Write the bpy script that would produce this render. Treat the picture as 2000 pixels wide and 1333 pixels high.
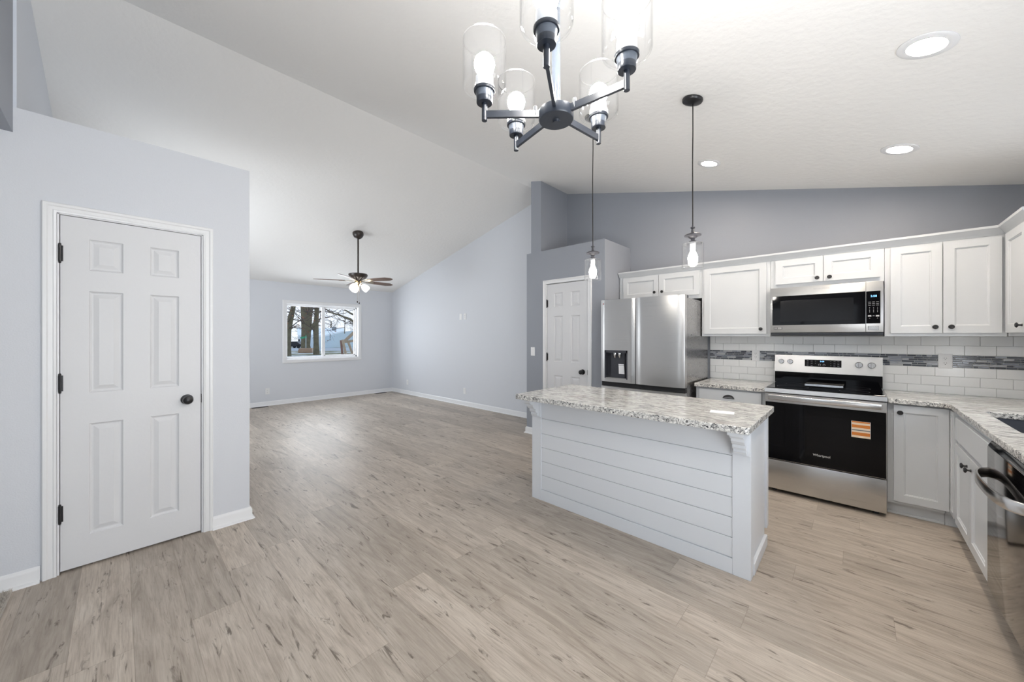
import bpy, bmesh, math, random
from mathutils import Vector, Matrix
random.seed(7)
C = bpy.context.scene.collection
for o in list(bpy.data.objects):
    bpy.data.objects.remove(o)
PI = math.pi

# ------------------------------------------------------------------ camera
CAM_H = 1.36
YAW = 43.0034                      # forward direction measured from +X
cam_d = bpy.data.cameras.new('camera')
cam = bpy.data.objects.new('camera', cam_d); C.objects.link(cam)
cam_d.sensor_width = 36.0
cam_d.lens = 36.0 * 716.26 / 2000
cam_d.shift_y = -9.1 / 2000
cam_d.clip_start = 0.02; cam_d.clip_end = 400
cam.location = (0, 0, CAM_H)
cam.rotation_euler = (PI / 2, 0, math.radians(YAW - 90))
bpy.context.scene.camera = cam

# ------------------------------------------------------------------ world, exposure
S = bpy.context.scene
S.view_settings.view_transform = 'Standard'
S.view_settings.look = 'None'
S.view_settings.gamma = 1.0
S.view_settings.use_curve_mapping = False
S.view_settings.exposure = 0.06
w = bpy.data.worlds.new('world'); S.world = w; w.use_nodes = True
nt = w.node_tree; nt.nodes.clear()
wo = nt.nodes.new('ShaderNodeOutputWorld'); wb = nt.nodes.new('ShaderNodeBackground')
wr = nt.nodes.new('ShaderNodeValToRGB'); wt = nt.nodes.new('ShaderNodeTexCoord')
ws = nt.nodes.new('ShaderNodeSeparateXYZ')
wn = nt.nodes.new('ShaderNodeTexNoise'); wn.inputs['Scale'].default_value = 5
wm = nt.nodes.new('ShaderNodeMath'); wm.operation = 'MULTIPLY_ADD'; wm.inputs[1].default_value = 0.25
nt.links.new(wt.outputs['Generated'], ws.inputs[0])
nt.links.new(wt.outputs['Generated'], wn.inputs['Vector'])
nt.links.new(wn.outputs['Fac'], wm.inputs[0]); nt.links.new(ws.outputs['Z'], wm.inputs[2])
nt.links.new(wm.outputs[0], wr.inputs['Fac'])
e = wr.color_ramp.elements
e[0].position = 0.0; e[0].color = (0.90, 0.93, 0.96, 1)
e[1].position = 0.45; e[1].color = (0.62, 0.74, 0.90, 1)
nt.links.new(wr.outputs['Color'], wb.inputs['Color'])
wb.inputs['Strength'].default_value = 1.25
nt.links.new(wb.outputs[0], wo.inputs[0])

def area_light(name, loc, rot, sx, sy, power, col, shape='RECTANGLE', spread=PI):
    d = bpy.data.lights.new(name, 'AREA'); d.shape = shape; d.size = sx
    if shape == 'RECTANGLE': d.size_y = sy
    d.energy = power; d.color = col; d.spread = spread
    o = bpy.data.objects.new(name, d); C.objects.link(o); o.location = loc; o.rotation_euler = rot
    return o
# daylight lamps added at invented, unseen glazing; the front one at a visible window
DAY = (0.93, 0.965, 1.0)
area_light('added_daylight_patio', (0.62, -1.30, 1.12), (PI / 2 + 0.75, 0, 0), 1.8, 1.9, 66, DAY)        # added for an invented patio door; faces +Y, tilted up at the ceiling
area_light('added_daylight_west', (-4.3, 1.0, 1.45), (0, -PI / 2 - 0.15, 0), 1.5, 2.2, 5, DAY)                # added behind an invented west window; faces +X
area_light('added_daylight_sink', (3.3, -1.33, 1.58), (PI / 2, 0, 0), 0.85, 0.9, 10, DAY)                # added outside an invented sink window; faces +Y
area_light('added_daylight_living', (-0.62, 6.05, 1.45), (0, -PI / 2 - 0.5, -0.25), 1.3, 1.7, 58, DAY)       # added at an invented side window, hidden by the closet; faces +X, tilted up
area_light('daylight_front', (3.06, 8.75, 1.47), (-PI / 2, 0, 0), 1.3, 1.0, 34, DAY)            # faces -Y
BULB = 200.0        # emission strengths of the fixtures
CAN = 275.0
FAN = 9.0

# ------------------------------------------------------------------ node helpers
class NT:
    def __init__(s, name):
        s.m = bpy.data.materials.new(name); s.m.use_nodes = True
        s.t = s.m.node_tree; s.t.nodes.clear()
        s.out = s.t.nodes.new('ShaderNodeOutputMaterial')
    def n(s, typ, **kw):
        nd = s.t.nodes.new(typ)
        for k, v in kw.items():
            if hasattr(nd, k): setattr(nd, k, v)
        return nd
    def l(s, a, b): s.t.links.new(a, b)
    def put(s, inp, v):
        if isinstance(v, (int, float)): inp.default_value = v
        elif isinstance(v, tuple): inp.default_value = v if len(v) != 3 or inp.type != 'RGBA' else (*v, 1)
        else: s.l(v, inp)
    def math(s, op, a, b=None, c=None, clamp=False):
        nd = s.n('ShaderNodeMath', operation=op); nd.use_clamp = clamp
        s.put(nd.inputs[0], a)
        if b is not None: s.put(nd.inputs[1], b)
        if c is not None: s.put(nd.inputs[2], c)
        return nd.outputs[0]
    def mix(s, f, a, b, typ='MIX'):
        nd = s.n('ShaderNodeMix', data_type='RGBA', blend_type=typ)
        s.put(nd.inputs[0], f); s.put(nd.inputs[6], a); s.put(nd.inputs[7], b)
        return nd.outputs[2]
    def ramp(s, f, stops):
        nd = s.n('ShaderNodeValToRGB'); s.l(f, nd.inputs[0]); el = nd.color_ramp.elements
        while len(el) < len(stops): el.new(0.5)
        for q, (p, c) in zip(el, stops):
            q.position = p; q.color = (*c, 1) if len(c) == 3 else c
        return nd.outputs[0]
    def pos(s, scale=(1, 1, 1), kind='Object'):
        tc = s.n('ShaderNodeTexCoord'); mp = s.n('ShaderNodeMapping')
        s.l(tc.outputs[kind], mp.inputs[0]); mp.inputs['Scale'].default_value = scale
        return mp.outputs[0]
    def noise(s, vec, scale, detail=2.0, rough=0.5, dist=0.0):
        nd = s.n('ShaderNodeTexNoise'); s.l(vec, nd.inputs['Vector'])
        nd.inputs['Scale'].default_value = scale; nd.inputs['Detail'].default_value = detail
        nd.inputs['Roughness'].default_value = rough; nd.inputs['Distortion'].default_value = dist
        return nd.outputs['Fac']
    def bump(s, h, strength, dist=0.01):
        nd = s.n('ShaderNodeBump'); s.l(h, nd.inputs['Height'])
        nd.inputs['Strength'].default_value = strength; nd.inputs['Distance'].default_value = dist
        return nd.outputs[0]
    def bsdf(s, col, rough=0.5, metal=0.0, spec=0.5, normal=None, coat=0.0):
        b = s.n('ShaderNodeBsdfPrincipled')
        s.put(b.inputs['Base Color'], col); s.put(b.inputs['Roughness'], rough)
        s.put(b.inputs['Metallic'], metal); s.put(b.inputs['Specular IOR Level'], spec)
        b.inputs['Coat Weight'].default_value = coat
        b.inputs['Coat Roughness'].default_value = 0.05
        if normal is not None: s.l(normal, b.inputs['Normal'])
        s.l(b.outputs[0], s.out.inputs[0]); return b

def paint(name, col, rough=0.5, bump=0.0, bscale=80, spec=0.4, var=0.0):
    t = NT(name); p = t.pos()
    nm = t.bump(t.noise(p, bscale, 3), bump, 0.004) if bump else None
    c = col
    if var:
        f = t.noise(p, 3.0, 3)
        c = t.mix(f, tuple(v * (1 - var) for v in col), tuple(min(1, v * (1 + var)) for v in col))
    t.bsdf(c, rough, 0, spec, nm); return t.m
def emis(name, col, strength, base=(0.8, 0.8, 0.8)):
    t = NT(name); b = t.bsdf(base, 0.4)
    b.inputs['Emission Color'].default_value = (*col, 1); b.inputs['Emission Strength'].default_value = strength
    return t.m
def steel(name, col=(0.60, 0.595, 0.585), rough=0.30, sc=(2, 2, 900), st=0.03):
    t = NT(name); p = t.pos(sc)
    f = t.noise(p, 1.0, 2)
    r = t.math('MULTIPLY_ADD', f, 0.14, rough - 0.07)
    t.bsdf(col, r, 1.0, 0.5, t.bump(f, st, 0.0015)); return t.m
def glass(name, tint=(1, 1, 1), rough=0.0, refl=1.0):
    t = NT(name); tr = t.n('ShaderNodeBsdfTransparent'); gl = t.n('ShaderNodeBsdfGlossy')
    tr.inputs[0].default_value = (*tint, 1); gl.inputs['Roughness'].default_value = rough
    lw = t.n('ShaderNodeLayerWeight'); lw.inputs[0].default_value = 0.5
    mx = t.n('ShaderNodeMixShader')
    f = t.math('MULTIPLY_ADD', t.math('POWER', lw.outputs['Facing'], 4.0), 0.75, 0.04)
    t.l(t.math('MULTIPLY', f, refl, clamp=True), mx.inputs[0])
    t.l(tr.outputs[0], mx.inputs[1]); t.l(gl.outputs[0], mx.inputs[2]); t.l(mx.outputs[0], t.out.inputs[0])
    return t.m

M = {}
M['wall'] = paint('wall_paint', (0.69, 0.71, 0.75), 0.55, 0.25, 160, 0.25)
M['accent'] = paint('accent_paint', (0.325, 0.345, 0.385), 0.5, 0.25, 160, 0.3)
M['ceiling'] = paint('ceiling_paint', (0.89, 0.88, 0.86), 0.8, 0.8, 22, 0.1)
M['trim'] = paint('trim_white', (0.82, 0.825, 0.835), 0.3, 0.0, 80, 0.5)
M['door'] = paint('door_white', (0.72, 0.725, 0.74), 0.4, 0.12, 60, 0.4)
M['cab'] = paint('cabinet_white', (0.66, 0.68, 0.70), 0.33, 0.0, 80, 0.5)
M['island'] = paint('island_white', (0.74, 0.765, 0.80), 0.36, 0.0, 80, 0.5)
M['plastic'] = paint('white_plastic', (0.84, 0.84, 0.84), 0.3)
M['black'] = paint('black_metal', (0.012, 0.012, 0.014), 0.32, 0, 80, 0.5)
M['bronze'] = paint('dark_bronze', (0.035, 0.026, 0.022), 0.35, 0, 80, 0.6)
M['dark'] = paint('dark_void', (0.02, 0.02, 0.022), 0.7)
M['blackglass'] = paint('black_glass', (0.003, 0.003, 0.004), 0.05, 0, 80, 0.2)
M['smoke'] = paint('smoked_glass', (0.008, 0.008, 0.009), 0.12, 0, 80, 0.2)
M['charcoal'] = paint('charcoal_plastic', (0.045, 0.048, 0.058), 0.35)
M['steel'] = steel('brushed_steel')
M['steelpanel'] = steel('control_panel_steel', (0.47, 0.465, 0.455), 0.34)
M['steelbright'] = steel('bright_steel', (0.72, 0.71, 0.70), 0.22, (3, 3, 300))
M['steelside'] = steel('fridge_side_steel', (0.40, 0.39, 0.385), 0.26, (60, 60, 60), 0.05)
M['dwsteel'] = steel('dishwasher_steel', (0.27, 0.26, 0.255), 0.10, (3, 3, 300), 0.008)
M['sink'] = paint('sink_composite', (0.075, 0.082, 0.10), 0.35, 0, 80, 0.4)
M['chrome'] = paint('chrome', (0.8, 0.8, 0.8), 0.1); M['chrome'].node_tree.nodes['Principled BSDF'].inputs['Metallic'].default_value = 1
M['gunmetal'] = paint('gunmetal', (0.020, 0.025, 0.036), 0.32, 0, 80, 0.6)
M['gunbright'] = paint('satin_grey_steel', (0.09, 0.105, 0.13), 0.3, 0, 80, 0.6)
M['pewter'] = paint('pewter', (0.05, 0.05, 0.06), 0.35, 0, 80, 0.6)
M['brassy'] = steel('antique_brass', (0.50, 0.42, 0.30), 0.28, (30, 30, 100), 0.05)
def seeded_glass():
    t = NT('seeded_glass'); tr = t.n('ShaderNodeBsdfTransparent'); d = t.n('ShaderNodeBsdfTranslucent'); g = t.n('ShaderNodeBsdfGlossy')
    g.inputs['Roughness'].default_value = 0.03; d.inputs[0].default_value = (0.95, 0.97, 1, 1)
    f = t.ramp(t.noise(t.pos(), 190, 2), [(0.60, (0.0012, 0.0012, 0.0012)), (0.72, (0.008, 0.008, 0.008))])
    a = t.n('ShaderNodeMixShader'); t.l(f, a.inputs[0]); t.l(tr.outputs[0], a.inputs[1]); t.l(d.outputs[0], a.inputs[2])
    lw = t.n('ShaderNodeLayerWeight'); lw.inputs[0].default_value = 0.5
    b = t.n('ShaderNodeMixShader'); t.l(t.math('MULTIPLY_ADD', t.math('POWER', lw.outputs['Facing'], 4.0), 0.6, 0.04, clamp=True), b.inputs[0])
    t.l(a.outputs[0], b.inputs[1]); t.l(g.outputs[0], b.inputs[2]); t.l(b.outputs[0], t.out.inputs[0]); return t.m
M['glass'] = seeded_glass()
def edge_glass():
    t = NT('thick_glass_edge'); tr = t.n('ShaderNodeBsdfTransparent'); d = t.n('ShaderNodeBsdfTranslucent'); g = t.n('ShaderNodeBsdfGlossy')
    g.inputs['Roughness'].default_value = 0.08; d.inputs[0].default_value = (0.9, 0.94, 1, 1)
    a = t.n('ShaderNodeMixShader'); a.inputs[0].default_value = 0.04; t.l(tr.outputs[0], a.inputs[1]); t.l(d.outputs[0], a.inputs[2])
    b = t.n('ShaderNodeMixShader'); b.inputs[0].default_value = 0.18; t.l(a.outputs[0], b.inputs[1]); t.l(g.outputs[0], b.inputs[2]); t.l(b.outputs[0], t.out.inputs[0]); return t.m
M['glassedge'] = edge_glass()
M['pane'] = glass('window_glass', (0.98, 0.99, 1.0), 0.0, 0.08)
M['bulb'] = emis('bulb_glow', (1.0, 0.975, 0.94), BULB)
M['bulbp'] = emis('pendant_bulb_glow', (1.0, 0.94, 0.86), BULB * 0.5)
M['can'] = emis('can_lens_glow', (1.0, 0.87, 0.73), CAN)
M['fanshade'] = emis('fan_shade_glow', (1.0, 0.95, 0.88), FAN)
M['socket'] = paint('white_socket', (0.82, 0.85, 0.9), 0.35)
M['blue'] = emis('blue_display', (0.25, 0.6, 1.0), 2.5, (0.02, 0.05, 0.1))
M['greytext'] = paint('grey_print', (0.45, 0.45, 0.46), 0.5)
M['darktext'] = paint('dark_print', (0.12, 0.12, 0.13), 0.5)
M['whitetext'] = paint('white_print', (0.75, 0.75, 0.74), 0.5)
M['paper'] = paint('white_paper', (0.86, 0.87, 0.89), 0.7)
M['orange'] = paint('orange_print', (0.62, 0.20, 0.035), 0.5)
M['cream'] = paint('cream_print', (0.80, 0.66, 0.50), 0.5)
M['red'] = paint('red_print', (0.35, 0.03, 0.04), 0.5)
M['cord'] = paint('black_cord', (0.015, 0.013, 0.012), 0.5)
M['caulk'] = paint('groove_shadow_gap', (0.35, 0.36, 0.38), 0.8)
M['grout'] = paint('grout_white', (0.66, 0.66, 0.65), 0.8)
M['tile'] = paint('white_gloss_tile', (0.88, 0.885, 0.88), 0.12, 0.05, 12, 0.5, 0.03)
M['carpet'] = paint('shag_carpet', (0.52, 0.48, 0.43), 0.95, 0.8, 300, 0.1, 0.35)

def mosaic_mat():
    t = NT('glass_stone_mosaic'); g = t.n('ShaderNodeNewGeometry')
    r = g.outputs['Random Per Island']
    c = t.ramp(r, [(0.0, (0.012, 0.014, 0.022)), (0.42, (0.03, 0.035, 0.05)), (0.55, (0.10, 0.11, 0.14)), (0.7, (0.24, 0.26, 0.31)), (0.86, (0.45, 0.47, 0.52)), (1.0, (0.6, 0.6, 0.6))])
    v = t.noise(t.pos((1, 6, 40)), 8, 4)
    c = t.mix(t.math('MULTIPLY', v, 0.5), c, (0.16, 0.17, 0.2))
    t.bsdf(c, 0.12, 0, 0.6); return t.m
M['mosaic'] = mosaic_mat()

def granite_mat():
    t = NT('speckled_granite'); p = t.pos((2.0, 0.45, 2.0)); q = t.pos((1.6, 0.6, 1.6))
    big = t.noise(q, 4.5, 4, 0.6, 0.4)
    c = t.ramp(t.noise(p, 26, 6, 0.65, 0.3), [(0.32, (0.27, 0.27, 0.265)), (0.44, (0.50, 0.50, 0.485)), (0.54, (0.72, 0.715, 0.69)), (0.72, (0.82, 0.82, 0.80))])
    brown = t.math('MULTIPLY', t.ramp(big, [(0.52, (0, 0, 0)), (0.66, (1, 1, 1))]), t.ramp(t.noise(p, 34, 5, 0.7), [(0.44, (0, 0, 0)), (0.58, (1, 1, 1))]))
    c = t.mix(t.math('MULTIPLY', brown, 0.55), c, (0.22, 0.17, 0.145))
    sp = t.ramp(t.noise(p, 62, 4, 0.72, 0.2), [(0.56, (0, 0, 0)), (0.60, (1, 1, 1))])
    dens = t.ramp(t.noise(q, 11, 3, 0.6), [(0.35, (0.15, 0.15, 0.15)), (0.62, (1, 1, 1))])
    c = t.mix(t.math('MULTIPLY', sp, dens), c, (0.035, 0.035, 0.042))
    t.bsdf(c, 0.14, 0, 0.5); return t.m
def edge_mat():
    t = NT('granite_cut_edge'); p = t.pos((1.3, 1.0, 1.2)); q = t.pos((1, 1, 1))
    c = t.ramp(t.noise(p, 60, 5, 0.65, 0.3), [(0.36, (0.25, 0.25, 0.25)), (0.48, (0.62, 0.61, 0.58)), (0.6, (0.82, 0.81, 0.78))])
    sp = t.ramp(t.noise(p, 85, 4, 0.7, 0.3), [(0.52, (0, 0, 0)), (0.575, (1, 1, 1))])
    dens = t.ramp(t.noise(q, 9, 3, 0.6), [(0.38, (0.25, 0.25, 0.25)), (0.55, (1, 1, 1))])
    c = t.mix(t.math('MULTIPLY', sp, dens), c, (0.03, 0.03, 0.037))
    t.bsdf(c, 0.2, 0, 0.5, t.bump(t.noise(p, 60, 3), 0.4, 0.003)); return t.m
M['granite'] = granite_mat(); M['graniteedge'] = edge_mat()

def floor_mat():
    t = NT('oak_plank_floor'); tc = t.n('ShaderNodeTexCoord'); sx = t.n('ShaderNodeSeparateXYZ')
    t.l(tc.outputs['Object'], sx.inputs[0]); X = sx.outputs[0]; Y = sx.outputs[1]
    PW, PL = 0.193, 1.25
    rx = t.math('DIVIDE', t.math('SUBTRACT', X, 0.045), PW); row = t.math('FLOOR', rx); fx = t.math('SUBTRACT', rx, row)
    wn = t.n('ShaderNodeTexWhiteNoise', noise_dimensions='1D'); t.l(row, wn.inputs['W'])
    ry = t.math('ADD', t.math('DIVIDE', Y, PL), wn.outputs['Value']); col = t.math('FLOOR', ry); fy = t.math('SUBTRACT', ry, col)
    cv = t.n('ShaderNodeCombineXYZ'); t.l(row, cv.inputs[0]); t.l(col, cv.inputs[1])
    w2 = t.n('ShaderNodeTexWhiteNoise', noise_dimensions='3D'); t.l(cv.outputs[0], w2.inputs['Vector'])
    rnd = w2.outputs['Value']
    # grain coordinates with an offset of its own for each plank
    gv = t.n('ShaderNodeCombineXYZ')
    t.l(t.math('ADD', t.math('MULTIPLY', X, 7.0), t.math('MULTIPLY', rnd, 37.0)), gv.inputs[0])
    t.l(t.math('ADD', t.math('MULTIPLY', Y, 0.9), t.math('MULTIPLY', rnd, 91.0)), gv.inputs[1])
    g1 = t.noise(gv.outputs[0], 2.2, 6, 0.62, 1.2)
    gv2 = t.n('ShaderNodeCombineXYZ')
    t.l(t.math('ADD', t.math('MULTIPLY', X, 60.0), t.math('MULTIPLY', rnd, 17.0)), gv2.inputs[0]); t.l(t.math('MULTIPLY', Y, 2.5), gv2.inputs[1])
    g2 = t.noise(gv2.outputs[0], 2.5, 4, 0.6, 0.3)
    base = t.ramp(g1, [(0.25, (0.32, 0.27, 0.22)), (0.42, (0.45, 0.39, 0.33)), (0.58, (0.54, 0.475, 0.405)), (0.75, (0.61, 0.55, 0.48))])
    tone = t.math('MULTIPLY_ADD', rnd, 0.32, 0.80)
    cc = t.n('ShaderNodeCombineColor'); [t.l(tone, cc.inputs[i]) for i in range(3)]
    base = t.mix(1.0, base, cc.outputs[0], 'MULTIPLY')
    base = t.mix(t.ramp(g2, [(0.33, (0.45, 0.45, 0.45)), (0.56, (0, 0, 0))]), base, (0.27, 0.22, 0.175))
    # knots and short dark checks
    kv = t.n('ShaderNodeCombineXYZ')
    t.l(t.math('MULTIPLY', X, 30.0), kv.inputs[0]); t.l(t.math('ADD', t.math('MULTIPLY', Y, 5.0), t.math('MULTIPLY', rnd, 13.0)), kv.inputs[1])
    k = t.noise(kv.outputs[0], 1.0, 5, 0.65, 0.9)
    kk = t.ramp(k, [(0.585, (0, 0, 0)), (0.68, (1, 1, 1))])
    base = t.mix(t.math('MULTIPLY', kk, 0.85), base, (0.12, 0.095, 0.075))
    # joints
    ex = t.math('MULTIPLY', t.math('MINIMUM', fx, t.math('SUBTRACT', 1.0, fx)), PW)
    ey = t.math('MULTIPLY', t.math('MINIMUM', fy, t.math('SUBTRACT', 1.0, fy)), PL)
    ed = t.math('MINIMUM', ex, ey)
    j = t.math('SUBTRACT', 1.0, t.math('DIVIDE', ed, 0.0022, clamp=True), clamp=True)
    base = t.mix(t.math('MULTIPLY', j, 0.45), base, (0.20, 0.16, 0.12))
    h = t.math('SUBTRACT', t.math('MULTIPLY', g2, 0.3), j)
    t.bsdf(base, t.math('MULTIPLY_ADD', g1, 0.1, 0.40), 0, 0.35, t.bump(h, 0.15, 0.002)); return t.m
M['floor'] = floor_mat()

def woodgrain(name, a, b):
    t = NT(name); f = t.noise(t.pos((2, 14, 14)), 3, 4, 0.6, 0.5)
    t.bsdf(t.mix(f, a, b), 0.4); return t.m
M['blade'] = woodgrain('walnut_blade', (0.10, 0.055, 0.035), (0.22, 0.14, 0.10))
M['bark'] = paint('bark', (0.17, 0.15, 0.105), 0.9, 0.8, 3, 0.1, 0.5)
M['twig'] = paint('bare_twig', (0.13, 0.10, 0.09), 0.9)
M['redbark'] = paint('stripped_bark', (0.26, 0.15, 0.12), 0.9, 0, 80, .1, 0.4)
M['snow'] = paint('snow', (0.78, 0.84, 0.90), 0.8)
M['siding'] = paint('pale_blue_siding', (0.50, 0.60, 0.66), 0.7)
M['sidingw'] = paint('white_siding', (0.60, 0.67, 0.72), 0.7)
M['asphalt'] = paint('snowy_road', (0.40, 0.43, 0.47), 0.9, 0, 80, .2, 0.4)
M['lumber'] = woodgrain('weathered_lumber', (0.30, 0.22, 0.15), (0.48, 0.38, 0.28))
def thin_snow():
    t = NT('thin_snow_on_grass'); f = t.noise(t.pos(), 0.35, 5, 0.7)
    t.bsdf(t.ramp(f, [(0.42, (0.20, 0.20, 0.12)), (0.52, (0.42, 0.41, 0.36)), (0.6, (0.74, 0.78, 0.82))]), 0.9, 0, 0.1); return t.m
M['lawn'] = thin_snow()
M['card'] = woodgrain('brown_rock', (0.25, 0.15, 0.09), (0.42, 0.28, 0.19))
M['green'] = paint('green_sign', (0.06, 0.36, 0.20), 0.5)
M['car'] = paint('dark_car_paint', (0.015, 0.016, 0.02), 0.2)
M['leaf'] = paint('dry_leaves', (0.28, 0.14, 0.09), 0.9, 0, 80, .1, 0.4)
M['gray'] = paint('grey_metal', (0.22, 0.23, 0.24), 0.6)

# ------------------------------------------------------------------ mesh helpers
class MB:
    def __init__(s): s.bm = bmesh.new()
    def box(s, x0, x1, y0, y1, z0, z1, bev=0.0, mi=0, seg=1):
        b = bmesh.new(); bmesh.ops.create_cube(b, size=1)
        for v in b.verts:
            v.co = Vector(((x0 + x1) / 2 + v.co.x * (x1 - x0), (y0 + y1) / 2 + v.co.y * (y1 - y0), (z0 + z1) / 2 + v.co.z * (z1 - z0)))
        if bev: bmesh.ops.bevel(b, geom=b.edges[:], offset=bev, segments=seg, affect='EDGES', profile=0.5)
        s.merge(b, mi); return s
    def merge(s, b, mi=0, mat=None):
        vm = {}
        for v in b.verts: vm[v] = s.bm.verts.new(mat @ v.co if mat else v.co)
        for f in b.faces:
            try: g = s.bm.faces.new([vm[v] for v in f.verts]); g.material_index = mi
            except ValueError: pass
        b.free()
    def poly(s, pts, mi=0):
        g = s.bm.faces.new([s.bm.verts.new(p) for p in pts]); g.material_index = mi; return g
    def prism(s, pts, vec, mi=0, capmi=None):
        """pts: closed 3D outline; vec: extrusion"""
        v = Vector(vec); a = [s.bm.verts.new(p) for p in pts]; b = [s.bm.verts.new(Vector(p) + v) for p in pts]
        n = len(a)
        fs = [s.bm.faces.new(a[::-1]), s.bm.faces.new(b)]
        for f in fs: f.material_index = mi if capmi is None else capmi
        for i in range(n):
            f = s.bm.faces.new([a[i], a[(i + 1) % n], b[(i + 1) % n], b[i]]); f.material_index = mi
        return s
    def lathe(s, prof, c=(0, 0, 0), axis='Z', seg=32, mi=0, closed=False):
        """prof: (radius, height) pairs"""
        rings = []
        for r, h in prof:
            ring = []
            if r < 1e-6:
                ring = [s.bm.verts.new(s._ax(0, 0, h, c, axis))]
            else:
                for k in range(seg):
                    a = 2 * PI * k / seg
                    ring.append(s.bm.verts.new(s._ax(r * math.cos(a), r * math.sin(a), h, c, axis)))
            rings.append(ring)
        pr = list(zip(rings, rings[1:]))
        if closed: pr.append((rings[-1], rings[0]))
        for A, B in pr:
            for k in range(seg):
                k2 = (k + 1) % seg
                if len(A) == 1 and len(B) == 1: continue
                if len(A) == 1: vs = [A[0], B[k2], B[k]]
                elif len(B) == 1: vs = [A[k], A[k2], B[0]]
                else: vs = [A[k], A[k2], B[k2], B[k]]
                f = s.bm.faces.new(vs); f.material_index = mi
        return s
    def _ax(s, x, y, h, c, axis):
        if axis == 'Z': v = (x, y, h)
        elif axis == '-Y': v = (x, -h, y)
        elif axis == 'X': v = (h, x, y)
        else: v = (x, h, -y)
        return Vector(v) + Vector(c)
    def tube(s, pts, r, seg=10, mi=0, cap=True):
        pts = [Vector(p) for p in pts]; rs = r if isinstance(r, (list, tuple)) else [r] * len(pts)
        rings = []; up = None
        for i, p in enumerate(pts):
            d = (pts[min(i + 1, len(pts) - 1)] - pts[max(i - 1, 0)]).normalized()
            if up is None:
                up = Vector((0, 0, 1)) if abs(d.z) < 0.9 else Vector((1, 0, 0))
            a = d.cross(up).normalized(); b = a.cross(d).normalized(); up = b
            rings.append([s.bm.verts.new(p + (a * math.cos(2 * PI * k / seg) + b * math.sin(2 * PI * k / seg)) * rs[i]) for k in range(seg)])
        for A, B in zip(rings, rings[1:]):
            for k in range(seg):
                f = s.bm.faces.new([A[k], A[(k + 1) % seg], B[(k + 1) % seg], B[k]]); f.material_index = mi
        if cap:
            for ring, fl in ((rings[0], True), (rings[-1], False)):
                f = s.bm.faces.new(ring if fl else ring[::-1]); f.material_index = mi
        return s
    def bar(s, a, b, wdt, hgt, mi=0, upv=(0, 0, 1)):
        a = Vector(a); b = Vector(b); d = (b - a).normalized(); u = Vector(upv)
        r = d.cross(u).normalized(); u = r.cross(d).normalized()
        q = [a + r * (sx * wdt / 2) + u * (sz * hgt / 2) for sx, sz in ((-1, -1), (1, -1), (1, 1), (-1, 1))]
        return s.prism(q, b - a, mi)
    def panel(s, x0, x1, z0, z1, yf, yb, rects, prof, mi=0):
        """slab facing -y with profiled rectangular panels; rects (xa, xb, za, zb)"""
        xs = sorted({x0, x1} | {r[0] for r in rects} | {r[1] for r in rects})
        zs = sorted({z0, z1} | {r[2] for r in rects} | {r[3] for r in rects})
        for xa, xb in zip(xs, xs[1:]):
            for za, zb in zip(zs, zs[1:]):
                cx, cz = (xa + xb) / 2, (za + zb) / 2
                if any(r[0] < cx < r[1] and r[2] < cz < r[3] for r in rects): continue
                s.poly([(xa, yf, za), (xb, yf, za), (xb, yf, zb), (xa, yf, zb)], mi)
        for (xa, xb, za, zb) in rects:
            rg = [[(xa + i, yf + d, za + i), (xb - i, yf + d, za + i), (xb - i, yf + d, zb - i), (xa + i, yf + d, zb - i)] for i, d in prof]
            for A, B in zip(rg, rg[1:]):
                for k in range(4): s.poly([A[k], A[(k + 1) % 4], B[(k + 1) % 4], B[k]], mi)
            s.poly(rg[-1], mi)
        o = [(x0, z0), (x1, z0), (x1, z1), (x0, z1)]
        for k in range(4):
            (a, b), (c, d) = o[k], o[(k + 1) % 4]
            s.poly([(a, yb, b), (c, yb, d), (c, yf, d), (a, yf, b)], mi)
        s.poly([(x0, yb, z0), (x0, yb, z1), (x1, yb, z1), (x1, yb, z0)], mi)
        return s
    def ball(s, c, r, seg=16, mi=0, sz=1.0):
        n = 10
        s.lathe([(r * math.sin(PI * i / n), -r * sz * math.cos(PI * i / n)) for i in range(n + 1)], c, 'Z', seg, mi)
        return s
    def build(s, name, mats, parent=None, angle=35, normals=True):
        if normals:
            bmesh.ops.remove_doubles(s.bm, verts=s.bm.verts, dist=1e-5)
            bmesh.ops.recalc_face_normals(s.bm, faces=s.bm.faces)
        me = bpy.data.meshes.new(name); s.bm.to_mesh(me); s.bm.free()
        for m in (mats if isinstance(mats, (list, tuple)) else [mats]): me.materials.append(M[m])
        me.polygons.foreach_set('use_smooth', [True] * len(me.polygons))
        me.set_sharp_from_angle(angle=math.radians(angle))
        o = bpy.data.objects.new(name, me); C.objects.link(o)
        if parent: o.parent = parent
        return o

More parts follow.
